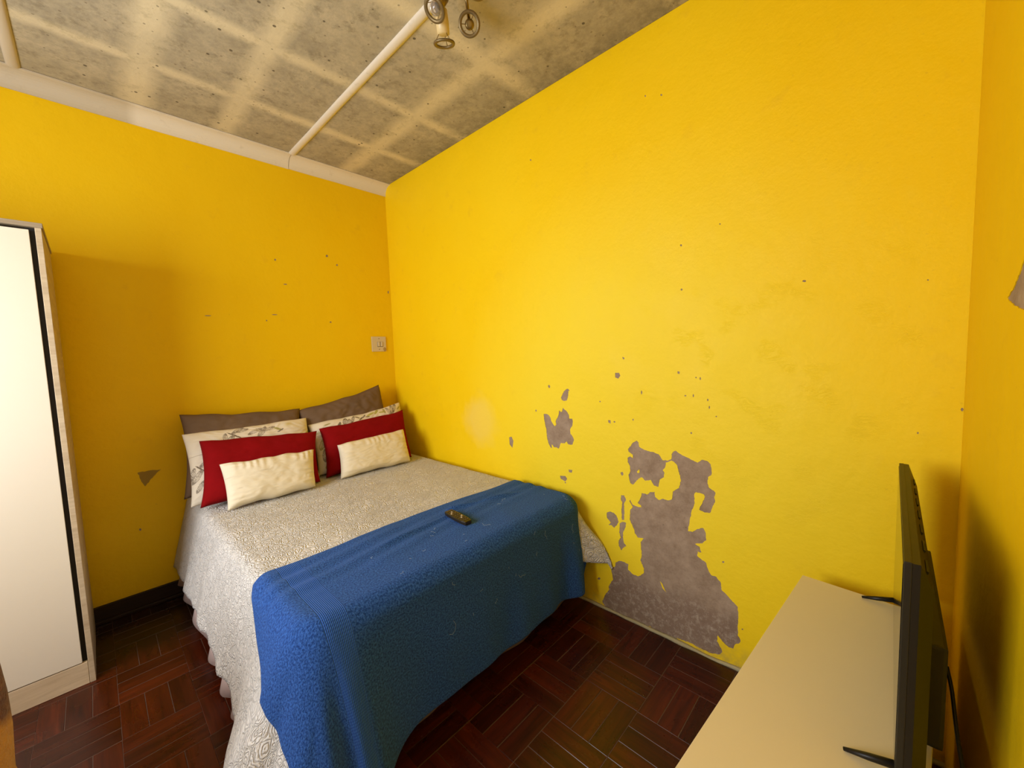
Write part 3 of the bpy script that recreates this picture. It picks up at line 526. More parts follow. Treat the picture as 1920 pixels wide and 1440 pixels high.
def sheet(name, fn, nu, nv, thick, mat, parent=None):
    """fn(u,v) -> (flat s, flat t, position); closed cloth with real thickness"""
    verts = []; uvs = []
    P = [[fn(i/nu, j/nv) for j in range(nv+1)] for i in range(nu+1)]
    for i in range(nu+1):
        for j in range(nv+1):
            verts.append(P[i][j][2]); uvs.append((P[i][j][0], P[i][j][1]))
    faces = [(i*(nv+1)+j, (i+1)*(nv+1)+j, (i+1)*(nv+1)+j+1, i*(nv+1)+j+1) for i in range(nu) for j in range(nv)]
    me = bpy.data.meshes.new(name); me.from_pydata(verts, [], faces)
    uv = me.uv_layers.new(name='UVMap')
    for l in me.loops: uv.data[l.index].uv = uvs[l.vertex_index]
    o = mesh_obj(name, me, mat, parent, True)
    md = o.modifiers.new('thick', 'SOLIDIFY'); md.thickness = thick; md.offset = -1
    return o
def quilt_mat():
    m = NT('quilted_coverlet'); uv = m.uv()
    w = m.n('ShaderNodeVectorMath', {0: m.noise(9, 3, 0.5, uv, out=1), 1: (0.5, 0.5, 0.5)}, operation='SUBTRACT').outputs[0]
    w = m.n('ShaderNodeVectorMath', {0: w, 'Scale': 0.10}, operation='SCALE').outputs[0]
    v = m.n('ShaderNodeVectorMath', {0: uv, 1: w}, operation='ADD').outputs[0]
    vo = m.n('ShaderNodeTexVoronoi', {'Vector': v, 'Scale': 27.0}, voronoi_dimensions='2D')
    ring = m.math('ABSOLUTE', m.math('SINE', m.math('MULTIPLY', vo.outputs['Distance'], 13.0)))
    vd = m.n('ShaderNodeTexVoronoi', {'Vector': v, 'Scale': 27.0}, voronoi_dimensions='2D', feature='DISTANCE_TO_EDGE')
    edge = m.ramp(vd.outputs['Distance'], (0.0, 0.0), (0.09, 1.0))
    h = m.math('MULTIPLY', m.math('POWER', ring, 0.5), edge)
    c = m.mix(m.ramp(m.noise(3, 3, 0.5, uv), (0.3, 0.0), (0.7, 1.0)), c4(0.66, 0.625, 0.58), c4(0.74, 0.71, 0.67))
    c = m.mix(m.ramp(h, (0.0, 0.12), (0.35, 0.0)), c, c4(0.42, 0.37, 0.31))
    nb = m.bump(h, 0.8, 0.0065)
    nb = m.bump(m.ramp(m.noise(22, 4, 0.6, uv, 1.5), (0.42, 0.0), (0.5, 1.0), (0.58, 0.0)), 0.35, 0.005, nb)
    nb = m.bump(m.noise(260, 2, 0.6, uv), 0.2, 0.001, nb)
    m.set(Base_Color=c, Roughness=0.85, Normal=nb); m.b.inputs['Sheen Weight'].default_value = 0.15
    m.b.inputs['Specular IOR Level'].default_value = 0.2
    return m.m
QUILT = quilt_mat()
bed = empty('bed', (0, 0, 0)); tag(bed, 'double bed in the corner with a dusty pink skirt under the coverlet', 'bed')
boxo('mattress', (BX0+.02, BX1-.025, BY0, BY1-.025, 0.34, BZ-0.012), plain('mattress_ticking', (0.6, 0.57, 0.5), 0.8), bed, 0.05, 4)
boxo('bed_base', (BX0+.02, BX1-.03, BY0, BY1-.03, 0.10, 0.345), plain('base_cloth', (0.10, 0.065, 0.04), 0.9), bed, 0.01, 2)
for fx in (BX0+.1, BX1-.1):
    for fy in (BY0+.12, BY1-.12):
        bm = bmesh.new(); lathe(bm, [(0.018, 0.0), (0.024, 0.03), (0.028, 0.10)], Matrix.Translation((fx, fy, 0)), 12); obj('bed_foot', bm, DARK, bed, True)
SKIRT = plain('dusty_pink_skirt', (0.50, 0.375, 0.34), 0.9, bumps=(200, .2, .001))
SKIRT2 = plain('skirt_foot_shaded', (0.24, 0.17, 0.10), 0.9, bumps=(200, .2, .001))  # darker copy of the skirt cloth, shade at the foot put into its colour
def skirt_side():
    bm = bmesh.new(); n = 150; prev = None
    for i in range(n+1):
        y = BY0+0.0+(BY1-BY0+0.012)*i/n
        hem = 0.060+0.022*abs(math.sin(y*7.5+0.6))
        col = []
        for k in range(6):
            f = k/5; z = 0.40+(hem-0.40)*f
            x = BX1-0.006+0.070*f+(0.006+0.010*f)*math.sin(y*24+math.sin(y*5)*2)*f
            col.append(bm.verts.new((x, y, z)))
        if prev:
            for k in range(5): bm.faces.new((prev[k], prev[k+1], col[k+1], col[k]))
        prev = col
    o = obj('bed_skirt', bm, SKIRT, bed, True); md = o.modifiers.new('t', 'SOLIDIFY'); md.thickness = 0.002
skirt_side()
def skirt_foot():
    bm = bmesh.new(); n = 110; prev = None
    for i in range(n+1):
        x = BX0+0.01+(BX1-BX0)*i/n; hem = 0.085+0.012*math.sin(x*9); col = []
        for k in range(6):
            f = k/5; z = 0.40+(hem-0.40)*f
            col.append(bm.verts.new((x, BY1-0.018+0.012*f+0.006*f*math.sin(x*26), z)))
        if prev:
            for k in range(5): bm.faces.new((prev[k], prev[k+1], col[k+1], col[k]))
        prev = col
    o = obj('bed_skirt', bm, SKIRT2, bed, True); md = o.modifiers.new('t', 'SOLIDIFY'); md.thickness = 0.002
    o['label'] = 'skirt across the foot of the bed with its shade coloured in brown'
skirt_foot()

def cov_fn(u, v):
    s0, s1 = -0.14, BX1+0.45; t0, t1 = 0.012, BY1+0.40
    s1 -= 0.045*(1-smooth(0.75, 0.95, v))
    s = s0+(s1-s0)*u; t1 -= 0.11*(1-smooth(0.05, 0.3, s)); t = t0+(t1-t0)*v
    # rounded sheet corners and scalloped hem
    e = 0.008*abs(math.sin(t*26))
    if u > 0.99: s -= e
    p = drape(s, t, 0.0)
    return s, t, p
cv = sheet('coverlet', cov_fn, 150, 190, 0.006, QUILT)
tag(cv, 'pale grey beige quilted coverlet with scroll stitching spread over the bed', 'bedspread')

def towel_mat():
    m = NT('blue_terry'); uv = m.uv(); U, V, _ = m.xyz(uv)
    n1 = m.noise(420, 3, 0.7, uv); n2 = m.noise(170, 3, 0.7, uv)
    c = m.mix(m.ramp(n2, (0.40, 0.0), (0.62, 1.0)), c4(0.010, 0.042, 0.20), c4(0.046, 0.150, 0.52))
    # dobby border band near the end that hangs over the side of the bed
    inb = m.math('MULTIPLY', m.math('GREATER_THAN', U, 1.295), m.math('LESS_THAN', U, 1.372))
    rib = m.math('ABSOLUTE', m.math('SINE', m.math('MULTIPLY', U, 640.0)))
    ribv = m.math('ABSOLUTE', m.math('SINE', m.math('MULTIPLY', V, 420.0)))
    band_c = m.mix(m.math('MULTIPLY', m.math('MULTIPLY', rib, ribv), 0.8), c4(0.020, 0.070, 0.33), c4(0.055, 0.165, 0.56))
    c = m.mix(inb, c, band_c)
    hB = m.math('ADD', m.math('MULTIPLY', rib, 0.35), -0.4)
    hT = m.math('ADD', m.math('MULTIPLY', n1, 0.7), m.math('MULTIPLY', n2, 0.9))
    h = m.n('ShaderNodeMix', {0: inb, 2: hT, 3: hB}).outputs[0]
    m.set(Base_Color=c, Roughness=0.95, Normal=m.bump(h, 1.0, 0.004))
    m.b.inputs['Sheen Weight'].default_value = 0.22; m.b.inputs['Sheen Roughness'].default_value = 0.5
    m.b.inputs['Sheen Tint'].default_value = (0.35, 0.55, 0.9, 1); m.b.inputs['Specular IOR Level'].default_value = 0.1
    return m.m
TOWEL = towel_mat()
def towel_pos(s, t):
    p = drape(s, t, 0.013, 1.0, 0.2)
    g = BZ-p.z
    top = 1-smooth(0.0, 0.06, g)
    # shallow wrinkles running along the bed's foot and a fold next to the remote
    p.z += top*(0.004*math.sin((t*1.0-0.12*s)*70+2*math.sin(s*3))*smooth(1.43, 1.50, t)*(1-smooth(1.6, 1.75, t)))
    p.z += top*0.012*math.exp(-((t-1.50-0.25*(0.62-s))/0.012)**2)*smooth(0.10, 0.35, s)*(1-smooth(0.60, 0.66, s))
    p.z += top*0.010*math.exp(-((t-1.545-0.10*(s-0.62))/0.012)**2)*smooth(0.62, 0.7, s)*(1-smooth(0.95, 1.1, s))
    return p
def tow_fn(u, v):
    t0 = 1.425+0.012*math.sin(u*9); t1 = BY1+0.445
    t = t0+(t1-t0)*v
    se = 1.452+0.42*min(0.38, max(0, t-1.43))+0.012*math.sin(t*17)
    s0 = -0.02
    s = s0+(se-s0)*u
    t -= 0.03*smooth(0.8, 1.0, v)*(1-smooth(0.0, 0.12, u))
    return s, t, towel_pos(s, t)
tw = sheet('bath_towel', tow_fn, 200, 130, 0.007, TOWEL)
tag(tw, 'large blue terry bath towel draped over the foot of the bed', 'towel')
# hem roll and pale lint threads on the towel
LINT = plain('pale_lint', (0.45, 0.55, 0.62), 0.9)
bm = bmesh.new(); rnd = random.Random(3)
for k in range(30):
    s = rnd.uniform(0.1, 1.25); t = rnd.uniform(1.60, 2.2); a = rnd.uniform(0, PI); L = rnd.choice([0.008, 0.01, 0.015, 0.02, 0.045]); pts = []
    for i in range(7):
        ss = s+math.cos(a)*L*i/6; tt = t+math.sin(a)*L*i/6; a += rnd.uniform(-.5, .5)
        p = towel_pos(ss, tt); p2 = drape(ss, tt, 0.021, 1.0, 0.2)
        d = p2-drape(ss, tt, 0.013, 1.0, 0.2)
        pts.append(p+d*0.45)
    tube(bm, pts, 0.0004, 4)
lo = obj('lint_threads', bm, LINT, tw); lo['kind'] = 'stuff'

# ------------------------------------------------------------------ pillows and cushions
def pillow(name, corners, thick, mat, label, cat='pillow', group=None, nu=70, nv=46, bow=0.05, wr=0.006, push=0.0, paint=None, seed=0, wrtop=0.0, pw=0.42):
    TL, TR, BR, BL = [Vector(c) for c in corners]
    for c_ , t_ in ((BL, TL), (BR, TR)):
        if c_.z < 0.607: c_ += (t_-c_)*((0.607-c_.z)/(t_.z-c_.z))
    nrm = (TR-TL).cross(BL-TL).normalized()
    if nrm.y < 0: nrm = -nrm
    cen = (TL+TR+BR+BL)/4; base = Vector((cen.x, cen.y, min(BL.z, BR.z)))
    def pt(u, v, side):
        # u,v in -1..1 ; v=1 top
        uu = u*(1-bow*(1-abs(u)**3)*0-bow*(1-v*v)*1.0*abs(u)**4) ; vv = v*(1-bow*1.1*(1-u*u)*abs(v)**4)
        a = (uu+1)/2; b = (1-vv)/2
        p = (TL.lerp(TR, a)).lerp(BL.lerp(BR, a), b)
        f = max(0.0, (1-u**4)*(1-v**4))
        f = f**pw
        nz = noise.noise(Vector((u*1.7+seed, v*1.7, side*3)))*0.10+noise.noise(Vector((u*4+seed, v*4, side*7+5)))*0.05
        th = thick*(f*(1+nz))*0.5
        w = wr*noise.noise(Vector((u*7+seed*3, v*16+3*noise.noise(Vector((u*3, v*3, seed))), side)))*f
        w += wrtop*math.sin(u*34+3*math.sin(u*5+seed))*smooth(0.25, 0.75, v)*(1-smooth(0.9, 1.0, v))
        w += wrtop*0.8*math.sin(v*26+2*math.sin(v*5+seed))*smooth(0.45, 0.85, abs(u))*(1-smooth(0.93, 1.0, abs(u)))
        edge = 0.010*noise.noise(Vector((u*2.5+seed, v*2.5, 11)))*min(1, thick/0.10)
        p = p+(TL-BL).normalized()*edge*(abs(v) > .3)
        return p+nrm*((th*1.35 if side > 0 else -th*0.55)+(w if side > 0 else 0)+push)
    verts = []; uvs = []; faces = []; idx = {}
    for side in (1, -1):
        for i in range(nu+1):
            for j in range(nv+1):
                u = -1+2*i/nu; v = -1+2*j/nv
                rim = i in (0, nu) or j in (0, nv)
                if rim and side == -1: idx[(side, i, j)] = idx[(1, i, j)]; continue
                idx[(side, i, j)] = len(verts); verts.append(pt(u, v, side)-base); uvs.append((u, v, side))
    for side in (1, -1):
        for i in range(nu):
            for j in range(nv):
                q = [idx[(side, i, j)], idx[(side, i+1, j)], idx[(side, i+1, j+1)], idx[(side, i, j+1)]]
                faces.append(q if side < 0 else q[::-1])
    me = bpy.data.meshes.new(name); me.from_pydata([tuple(v) for v in verts], [], faces)
    uv = me.uv_layers.new(name='UVMap')
    for l in me.loops: uv.data[l.index].uv = ((uvs[l.vertex_index][0]+1)/2, (uvs[l.vertex_index][1]+1)/2)
    if paint:
        ca = me.color_attributes.new('print', 'FLOAT_COLOR', 'POINT')
        for k, (u, v, sd) in enumerate(uvs): ca.data[k].color = (*paint(u, v, sd), 1)
    bm = bmesh.new(); bm.from_mesh(me); bmesh.ops.recalc_face_normals(bm, faces=bm.faces); bm.to_mesh(me); bm.free()
    o = mesh_obj(name, me, mat, None, True); o.location = base
    tag(o, label, cat, group)
    return o
def fabric(name, col, col2, sc=300, bs=0.25, sheen=0.0, attr=False, rough=0.9):
    m = NT(name); uv = m.uv()
    if attr: c = m.n('ShaderNodeAttribute', attribute_name='print').outputs['Color']
    else: c = m.mix(m.ramp(m.noise(4, 4, 0.6, uv), (0.3, 0.0), (0.7, 1.0)), c4(*col), c4(*col2))
    nb = m.bump(m.noise(sc, 2, 0.6, uv), bs, 0.001)
    nb = m.bump(m.noise(9, 3, 0.6, uv, 0.6), 0.12, 0.006, nb)
    m.set(Base_Color=c, Roughness=rough, Normal=nb); m.b.inputs['Sheen Weight'].default_value = sheen
    m.b.inputs['Specular IOR Level'].default_value = 0.15
    return m.m
TAUPE = fabric('taupe_cotton', (0.150, 0.094, 0.055), (0.185, 0.118, 0.072))
RED = fabric('red_cushion_cloth', (0.21, 0.0010, 0.002), (0.25, 0.0012, 0.003), 400, 0.15)
CREAM = fabric('cream_cotton', (0.78, 0.69, 0.50), (0.84, 0.75, 0.57))
PRINT = fabric('printed_cotton', (1, 1, 1), (1, 1, 1), attr=True)

def leafprint(shapes, base, asp):
    def f(u, v, sd):
        c = base
        if sd < 0: return c
        x, y = u*asp, v
        for (cx, cy, L, Wd, ang, col, mode) in shapes:
            dx, dy = x-cx*asp, y-cy; ca, sa = math.cos(ang), math.sin(ang)
            a = (dx*ca+dy*sa)/L; b = (-dx*sa+dy*ca)/Wd
            if abs(a) > 1.15 or abs(b) > 1.3: continue
            r = math.hypot(a, b)
            if mode == 'fill' and r < 1: c = col
            elif mode == 'line' and (0.78 < r < 1.05 or (r < 1 and (abs(b) < 0.13 or abs(abs(b)-0.45*(1-a*a)) < 0.10))): c = col
            elif mode == 'soft' and r < 1: c = tuple(c[i]*r+col[i]*(1-r) for i in range(3))
        return c
    return f
G1 = (0.20, 0.16, 0.11); G2 = (0.30, 0.25, 0.19); OL = (0.48, 0.44, 0.12); OL2 = (0.40, 0.37, 0.14); PB = (0.78, 0.70, 0.56)
def dragonfly(cx, cy, a, k=1.0):
    return [(cx, cy, 0.20*k, 0.022*k, a, G1, 'fill'), (cx+0.07*k, cy+0.16*k, 0.17*k, 0.06*k, a+1.25, G2, 'line'), (cx-0.08*k, cy-0.15*k, 0.19*k, 0.065*k, a+1.7, G2, 'line'),
            (cx+0.13*k, cy+0.12*k, 0.15*k, 0.05*k, a+0.9, G2, 'line'), (cx-0.14*k, cy-0.05*k, 0.15*k, 0.05*k, a+2.1, G2, 'line')]
shL = dragonfly(-0.30, 0.70, -0.7)+dragonfly(-0.83, -0.12, -0.8, 1.0)+[
    (0.02, 0.74, 0.20, 0.05, 0.5, G2, 'line'), (0.13, 0.70, 0.22, 0.06, 1.0, G2, 'line'), (0.24, 0.78, 0.18, 0.05, 0.2, G2, 'line'), (0.40, 0.72, 0.13, 0.03, -0.6, OL2, 'fill'), (0.44, 0.66, 0.10, 0.02, 0.4, G1, 'fill'),
    (0.60, 0.80, 0.16, 0.10, 0.4, (0.62, 0.52, 0.22), 'soft'), (-0.88, -0.55, 0.16, 0.05, 1.0, G2, 'line'), (0.95, 0.35, 0.2, 0.08, 1.2, OL, 'line')]
shR = [(-0.90, 0.60, 0.14, 0.05, 0.2, OL2, 'line'), (-0.70, 0.80, 0.13, 0.018, 0.0, OL2, 'fill'), (-0.66, 0.68, 0.13, 0.02, -0.1, OL2, 'fill'),
       (-0.50, 0.66, 0.15, 0.045, 1.0, G1, 'fill'), (-0.36, 0.76, 0.14, 0.07, 1.3, G1, 'line'), (-0.28, 0.66, 0.16, 0.06, 1.5, G2, 'line'), (-0.20, 0.76, 0.15, 0.05, 1.1, G1, 'line'),
       (-0.10, 0.80, 0.10, 0.025, -0.7, G1, 'fill'), (-0.02, 0.72, 0.12, 0.03, 0.7, G1, 'fill'), (0.05, 0.80, 0.10, 0.025, 0.9, G1, 'fill'), (0.12, 0.74, 0.08, 0.025, -0.3, G1, 'fill'),
       (0.20, 0.82, 0.16, 0.05, 0.3, OL, 'fill'), (0.34, 0.86, 0.13, 0.05, 0.9, OL, 'fill'), (0.46, 0.80, 0.12, 0.04, 0.0, OL, 'fill'), (0.52, 0.84, 0.12, 0.04, 1.6, OL2, 'fill'),
       (0.62, 0.78, 0.18, 0.06, 1.9, G2, 'line'), (0.70, 0.80, 0.20, 0.07, 1.3, G2, 'line'), (0.78, 0.84, 0.18, 0.06, 1.0, G1, 'line'), (0.90, 0.80, 0.10, 0.03, 0.5, OL2, 'fill'),
       (-0.88, 0.10, 0.22, 0.08, 1.2, OL2, 'line'), (-0.86, -0.35, 0.25, 0.09, 1.5, G2, 'line'), (-0.78, -0.7, 0.2, 0.08, 0.6, OL2, 'line')]
pillow('pillow', PIL['brownL'], 0.13, TAUPE, 'taupe brown pillow against the yellow wall, behind the pillow printed with dragonflies', group='taupe pillows along the wall', seed=1, wr=0.010, bow=0.07)
pillow('pillow', PIL['brownR'], 0.13, TAUPE, 'taupe brown pillow with its peaked corner up in the corner of the room', group='taupe pillows along the wall', seed=5, wr=0.010, bow=0.05)
pillow('printed_pillow', PIL['patL'], 0.10, PRINT, 'cream pillow printed with grey dragonflies, nearest the wardrobe', group='printed cream pillows', nu=230, nv=150, paint=leafprint(shL, PB, 1.5), seed=9, wr=0.006)
pillow('printed_pillow', PIL['patR'], 0.10, PRINT, 'cream pillow printed with olive leaves and dark flowers, next to the long wall', group='printed cream pillows', nu=230, nv=150, paint=leafprint(shR, PB, 1.6), seed=12, wr=0.006)
pillow('cushion', PIL['redL'], 0.095, RED, 'plain red cushion nearest the wardrobe, in front of the dragonfly pillow', 'cushion', 'red cushions', seed=15, wr=0.003, bow=0.06)
pillow('cushion', PIL['redR'], 0.095, RED, 'plain red cushion next to the long wall, in front of the leaf printed pillow', 'cushion', 'red cushions', seed=18, wr=0.003, bow=0.06)
pillow('small_cushion', PIL['creL'], 0.10, CREAM, 'small creased cream cushion leaning on the red cushion nearest the wardrobe', 'cushion', 'small cream cushions', nu=110, nv=60, seed=21, wr=0.0025, wrtop=0.0022, bow=0.04)
pillow('small_cushion', PIL['creR'], 0.10, CREAM, 'small smooth cream cushion leaning on the red cushion next to the long wall', 'cushion', 'small cream cushions', nu=110, nv=60, seed=25, wr=0.003, wrtop=0.002, bow=0.04)

# ------------------------------------------------------------------ remote control on the towel
RB = plain('dark_brown_plastic', (0.020, 0.014, 0.006), 0.35, var=0.03)
RBTN = plain('worn_button', (0.09, 0.06, 0.03), 0.5)
RW = plain('pale_button', (0.65, 0.55, 0.40), 0.5)
rm = empty('remote_control', (0.668, 1.625, BZ+0.016), math.radians(84)); tag(rm, 'small dark remote control lying on the top edge of the blue towel', 'remote')
rm.rotation_euler[0] = math.radians(2)
bm = bmesh.new(); prof = [(-0.085, 0.019), (-0.06, 0.0225), (0.0, 0.0235), (0.06, 0.0215), (0.085, 0.016)]
top = []; bot = []
for x, w in prof: top.append((x, w))
n = len(prof); 
rings = []
for z, k in ((0.0, 0.88), (0.004, 1.0), (0.014, 1.0), (0.018, 0.93)):
    pts = [(x*(1 if k == 1 else 0.985), w*k) for x, w in prof]+[(x*(1 if k == 1 else 0.985), -w*k) for x, w in reversed(prof)]
    rings.append([bm.verts.new((x, y, z)) for x, y in pts])
for A, B in zip(rings, rings[1:]):
    for k in range(len(A)): bm.faces.new((A[k], A[(k+1) % len(A)], B[(k+1) % len(A)], B[k]))
bm.faces.new(rings[0]); bm.faces.new(rings[-1])
obj('remote_body', bm, RB, rm)
for i in range(9):
    for j in range(3):
        x = -0.068+i*0.0165; y = (j-1)*0.0115
        m_ = RW if (i, j) in ((1, 1), (2, 0), (5, 2), (6, 1)) else RBTN
        bm = bmesh.new(); box(bm, x-.0045, x+.0045, y-.0034, y+.0034, 0.0175, 0.0205, 0.001); obj('button', bm, m_, rm)

# ------------------------------------------------------------------ socket outlet plate on the headboard wall
so = empty('wall_socket', (0.137, 0.0, 1.484)); tag(so, 'old cream wall socket plate with chipped corner above the pillows', 'socket')
PLATE = plain('aged_cream_plastic', (0.66, 0.54, 0.34), 0.45)
DK = plain('socket_dark', (0.10, 0.06, 0.02), 0.6)
bm = bmesh.new(); box(bm, -0.062, 0.062, 0.0, 0.011, -0.060, 0.062, 0.004, 2); obj('plate', bm, PLATE, so)
for x in (0.004, -0.022):
    bm = bmesh.new(); box(bm, x-.009, x+.009, 0.010, 0.0165, -0.018, 0.018, 0.002)
    r_ = obj('switch_rocker', bm, PLATE, so)
    bm = bmesh.new()
    for b in ((x-.011, x-.009, .0105, .0122, -.020, .020), (x+.009, x+.011, .0105, .0122, -.020, .020), (x-.011, x+.011, .0105, .0122, -.022, -.019)): box(bm, *b)
    obj('rocker_gap', bm, DK, so)
for z in (0.045, -0.042):
    bm = bmesh.new(); lathe(bm, [(0.0035, 0.010), (0.0035, 0.0125)], frame((0, 0.0, z), (0, 1, 0)) , 10); obj('screw', bm, DK, so)
bm = bmesh.new(); bmesh.ops.create_icosphere(bm, subdivisions=2, radius=0.015)
for v in bm.verts:
    v.co = Vector((-0.048+v.co.x*1.0, 0.010+v.co.y*.18, -0.042+v.co.z*1.25)); v.co += Vector((noise.noise(v.co*180)*.005, 0, noise.noise(v.co*180+Vector((5, 0, 0)))*.005))
obj('chipped_corner', bm, plain('crumbled_filler', (0.42, 0.28, 0.10), 0.9), so)['label'] = 'crumbled brown corner of the plate'

# ------------------------------------------------------------------ ceiling spotlight
GLASSY = NT('frosted_amber_glass'); GLASSY.set(Base_Color=c4(0.80, 0.68, 0.36), Roughness=0.25); GLASSY.b.inputs['Transmission Weight'].default_value = 0.35; GLASSY = GLASSY.m
BULB = NT('clear_bulb_glass'); BULB.set(Base_Color=c4(0.95, 0.92, 0.85), Roughness=0.05); BULB.b.inputs['Transmission Weight'].default_value = 0.85; BULB = BULB.m
BRASS = plain('tarnished_brass', (0.30, 0.22, 0.09), 0.38, 1.0)
BRASSD = plain('aged_bronze_ring', (0.22, 0.16, 0.07), 0.45, 0.6)
HOLD = plain('cream_lampholder', (0.80, 0.62, 0.30), 0.4)
LPC = Vector((0.75, 1.90, H))
lp = empty('ceiling_spotlight', LPC); tag(lp, 'ceiling light with amber glass base and ring shaded spot heads', 'ceiling light')
def L_(p): return Vector(p)-LPC
bm = bmesh.new(); lathe(bm, [(0.001, -0.066), (0.035, -0.062), (0.062, -0.048), (0.080, -0.022), (0.084, 0.0)], Matrix.Identity(4), 32); obj('lamp_base', bm, GLASSY, lp, True)
def spot(ring_c, aim, hold_len=0.07, rr=0.036, gap=0.035, hr=1.0, bulb=False, hold=True):
    rc = L_(ring_c); a = Vector(aim).normalized()      # aim: direction the light points
    h0 = rc-a*gap; h1 = h0-a*hold_len
    root = None
    bm = bmesh.new(); lathe(bm, [(a_*hr, b_) for a_, b_ in ((0.012, -0.006), (0.0165, 0.0), (0.0185, hold_len*.5), (0.0175, hold_len), (0.010, hold_len+.002))], frame(h1, a), 20)
    sp = obj('spot_head', bm, HOLD if hold else BRASS, lp, True)
    bm = bmesh.new(); M = frame(rc, a)
    lathe(bm, [(rr-.0065, -0.003), (rr+.0055, -0.004), (rr+.0065, 0.0), (rr+.005, 0.004), (rr-.006, 0.003), (rr-.0065, -0.003)], M, 32, False)
    obj('shade_ring', bm, BRASSD, sp, True)
    for k in range(3):
        bm = bmesh.new(); an = 2*PI*k/3+0.5
        q = M @ Vector((rr*math.cos(an), rr*math.sin(an), -0.002)); w = frame(h0, a) @ Vector((0.0175*math.cos(an), 0.0175*math.sin(an), 0))
        tube(bm, [w, q], 0.0013, 6)
        obj('shade_wire', bm, BRASS, sp, True)
    if bulb:
        bm = bmesh.new(); lathe(bm, [(0.012, 0.0), (0.020, 0.012), (0.024, 0.024), (0.020, 0.034), (0.010, 0.040), (0.001, 0.042)], frame(h0, a), 20)
        obj('bulb', bm, BULB, sp, True)
    # swivel arm back to the base
    bm = bmesh.new(); st = h1; en = Vector((h1.x*0.45, h1.y*0.45, -0.045))
    mid = (st+en)/2+Vector((0, 0, 0.0)); tube(bm, [st, mid, en], 0.0065, 10); obj('arm', bm, BRASS, sp, True)
spot((0.715, 1.736, 2.600), (-0.24, -0.20, -1), hr=1.35, hold_len=0.075, gap=0.03)
spot((0.662, 1.829, 2.650), (0.55, 0.58, -0.60), hold=False, hold_len=0.05)
spot((0.798, 1.790, 2.647), (0.84, -0.02, -1.18), bulb=True, hold=False, hold_len=0.05)
spot((0.735, 1.955, 2.668), (0.35, 0.9, -0.45), bulb=True, hold=False, hold_len=0.05)


# ------------------------------------------------------------------ low cabinet and television
UR = math.radians(-5.18)
MEL = plain('cream_melamine', (0.80, 0.70, 0.47), 0.42, var=0.02, bumps=(250, 0.08, 0.0006))
cab = empty('low_cabinet', (0.12, 2.851, 0), UR); tag(cab, 'low cabinet with plain cream top under the television', 'cabinet')
CL, CD, CH = 1.30, 0.330, 0.56
boxo('top', (0, CL, 0, CD, CH-0.018, CH), MEL, cab, 0.0012)
boxo('side_panel', (0.004, 0.020, 0.004, CD-.004, 0, CH-0.0185), MEL, cab, 0.001); boxo('side_panel', (CL-0.020, CL-.004, 0.004, CD-.004, 0, CH-0.0185), MEL, cab, 0.001)
boxo('back_panel', (0.021, CL-0.021, CD-.012, CD-.006, 0.05, CH-0.019), MEL, cab); boxo('plinth', (0.021, CL-0.021, 0.03, 0.045, 0, 0.07), MEL, cab)
for k in range(3):
    x0 = 0.021+k*(CL-.042)/3
    d = boxo('door', (x0+.001, x0+(CL-.042)/3-.001, 0.004, 0.021, 0.072, CH-0.021), MEL, cab, 0.001)
    boxo('handle', (x0+.30, x0+.38, -0.014, 0.0035, CH-.08, CH-.07), BRASS, d, 0.002)
BLK = plain('black_plastic', (0.010, 0.008, 0.006), 0.4, var=0.05, spec=0.3)
BLK2 = plain('matt_black_back', (0.012, 0.010, 0.007), 0.5, bumps=(300, .1, .0005))
SCR = plain('dark_glass_screen', (0.01, 0.01, 0.012), 0.08)
BEZ = plain('bezel_edge', (0.016, 0.014, 0.010), 0.4, spec=0.3)
TVX0, TVX1, TVZ0, TVZ1 = 0.135, 0.872, 0.585, 1.003
tv = empty('television', (0.5035, 3.0765, 0.56), math.radians(-0.6)); tag(tv, 'flat screen television seen edge on, standing on the low cabinet', 'television')
hw = (TVX1-TVX0)/2; z0 = TVZ0-0.56; z1 = TVZ1-0.56
boxo('bezel', (-hw, hw, 0.0, 0.010, z0, z1), BEZ, tv, 0.0015, 2)
boxo('screen', (-hw+.008, hw-.008, -0.0012, 0.0005, z0+.016, z1-.008), SCR, tv)
bm = bmesh.new()      # tapered back cover
fr = [(-hw+.001, 0.010, z0+.001), (hw-.001, 0.010, z0+.001), (hw-.001, 0.010, z1-.001), (-hw+.001, 0.010, z1-.001)]
m1 = [(-hw+.001, 0.020, z0+.001), (hw-.001, 0.020, z0+.001), (hw-.001, 0.020, z1-.001), (-hw+.001, 0.020, z1-.001)]
bk = [(-hw+.03, 0.038, z0+.02), (hw-.03, 0.038, z0+.02), (hw-.03, 0.038, z1-.055), (-hw+.03, 0.038, z1-.055)]
R_ = [[bm.verts.new(p) for p in r] for r in (fr, m1, bk)]
for A, B in zip(R_, R_[1:]):
    for k in range(4): bm.faces.new((A[k], A[(k+1) % 4], B[(k+1) % 4], B[k]))
bm.faces.new(R_[0]); bm.faces.new(R_[-1])
bc = obj('back_cover', bm, BLK, tv)
for k in range(7):
    x = -hw+.08+k*0.095
    bm = bmesh.new()
    box(bm, x, x+0.05, 0.0, 0.0035, -0.0025, 0.0025)
    v_ = obj('vent_slot', bm, plain('vent_black', (0.004, 0.003, 0.003), 0.6), bc); v_.location = (0, 0.0275, z1-.0255); v_.rotation_euler[0] = math.radians(-20)
boxo('rear_housing', (-hw+.13, hw-.13, 0.036, 0.066, z0+.015, z1-.20), BLK2, tv, 0.006, 2)
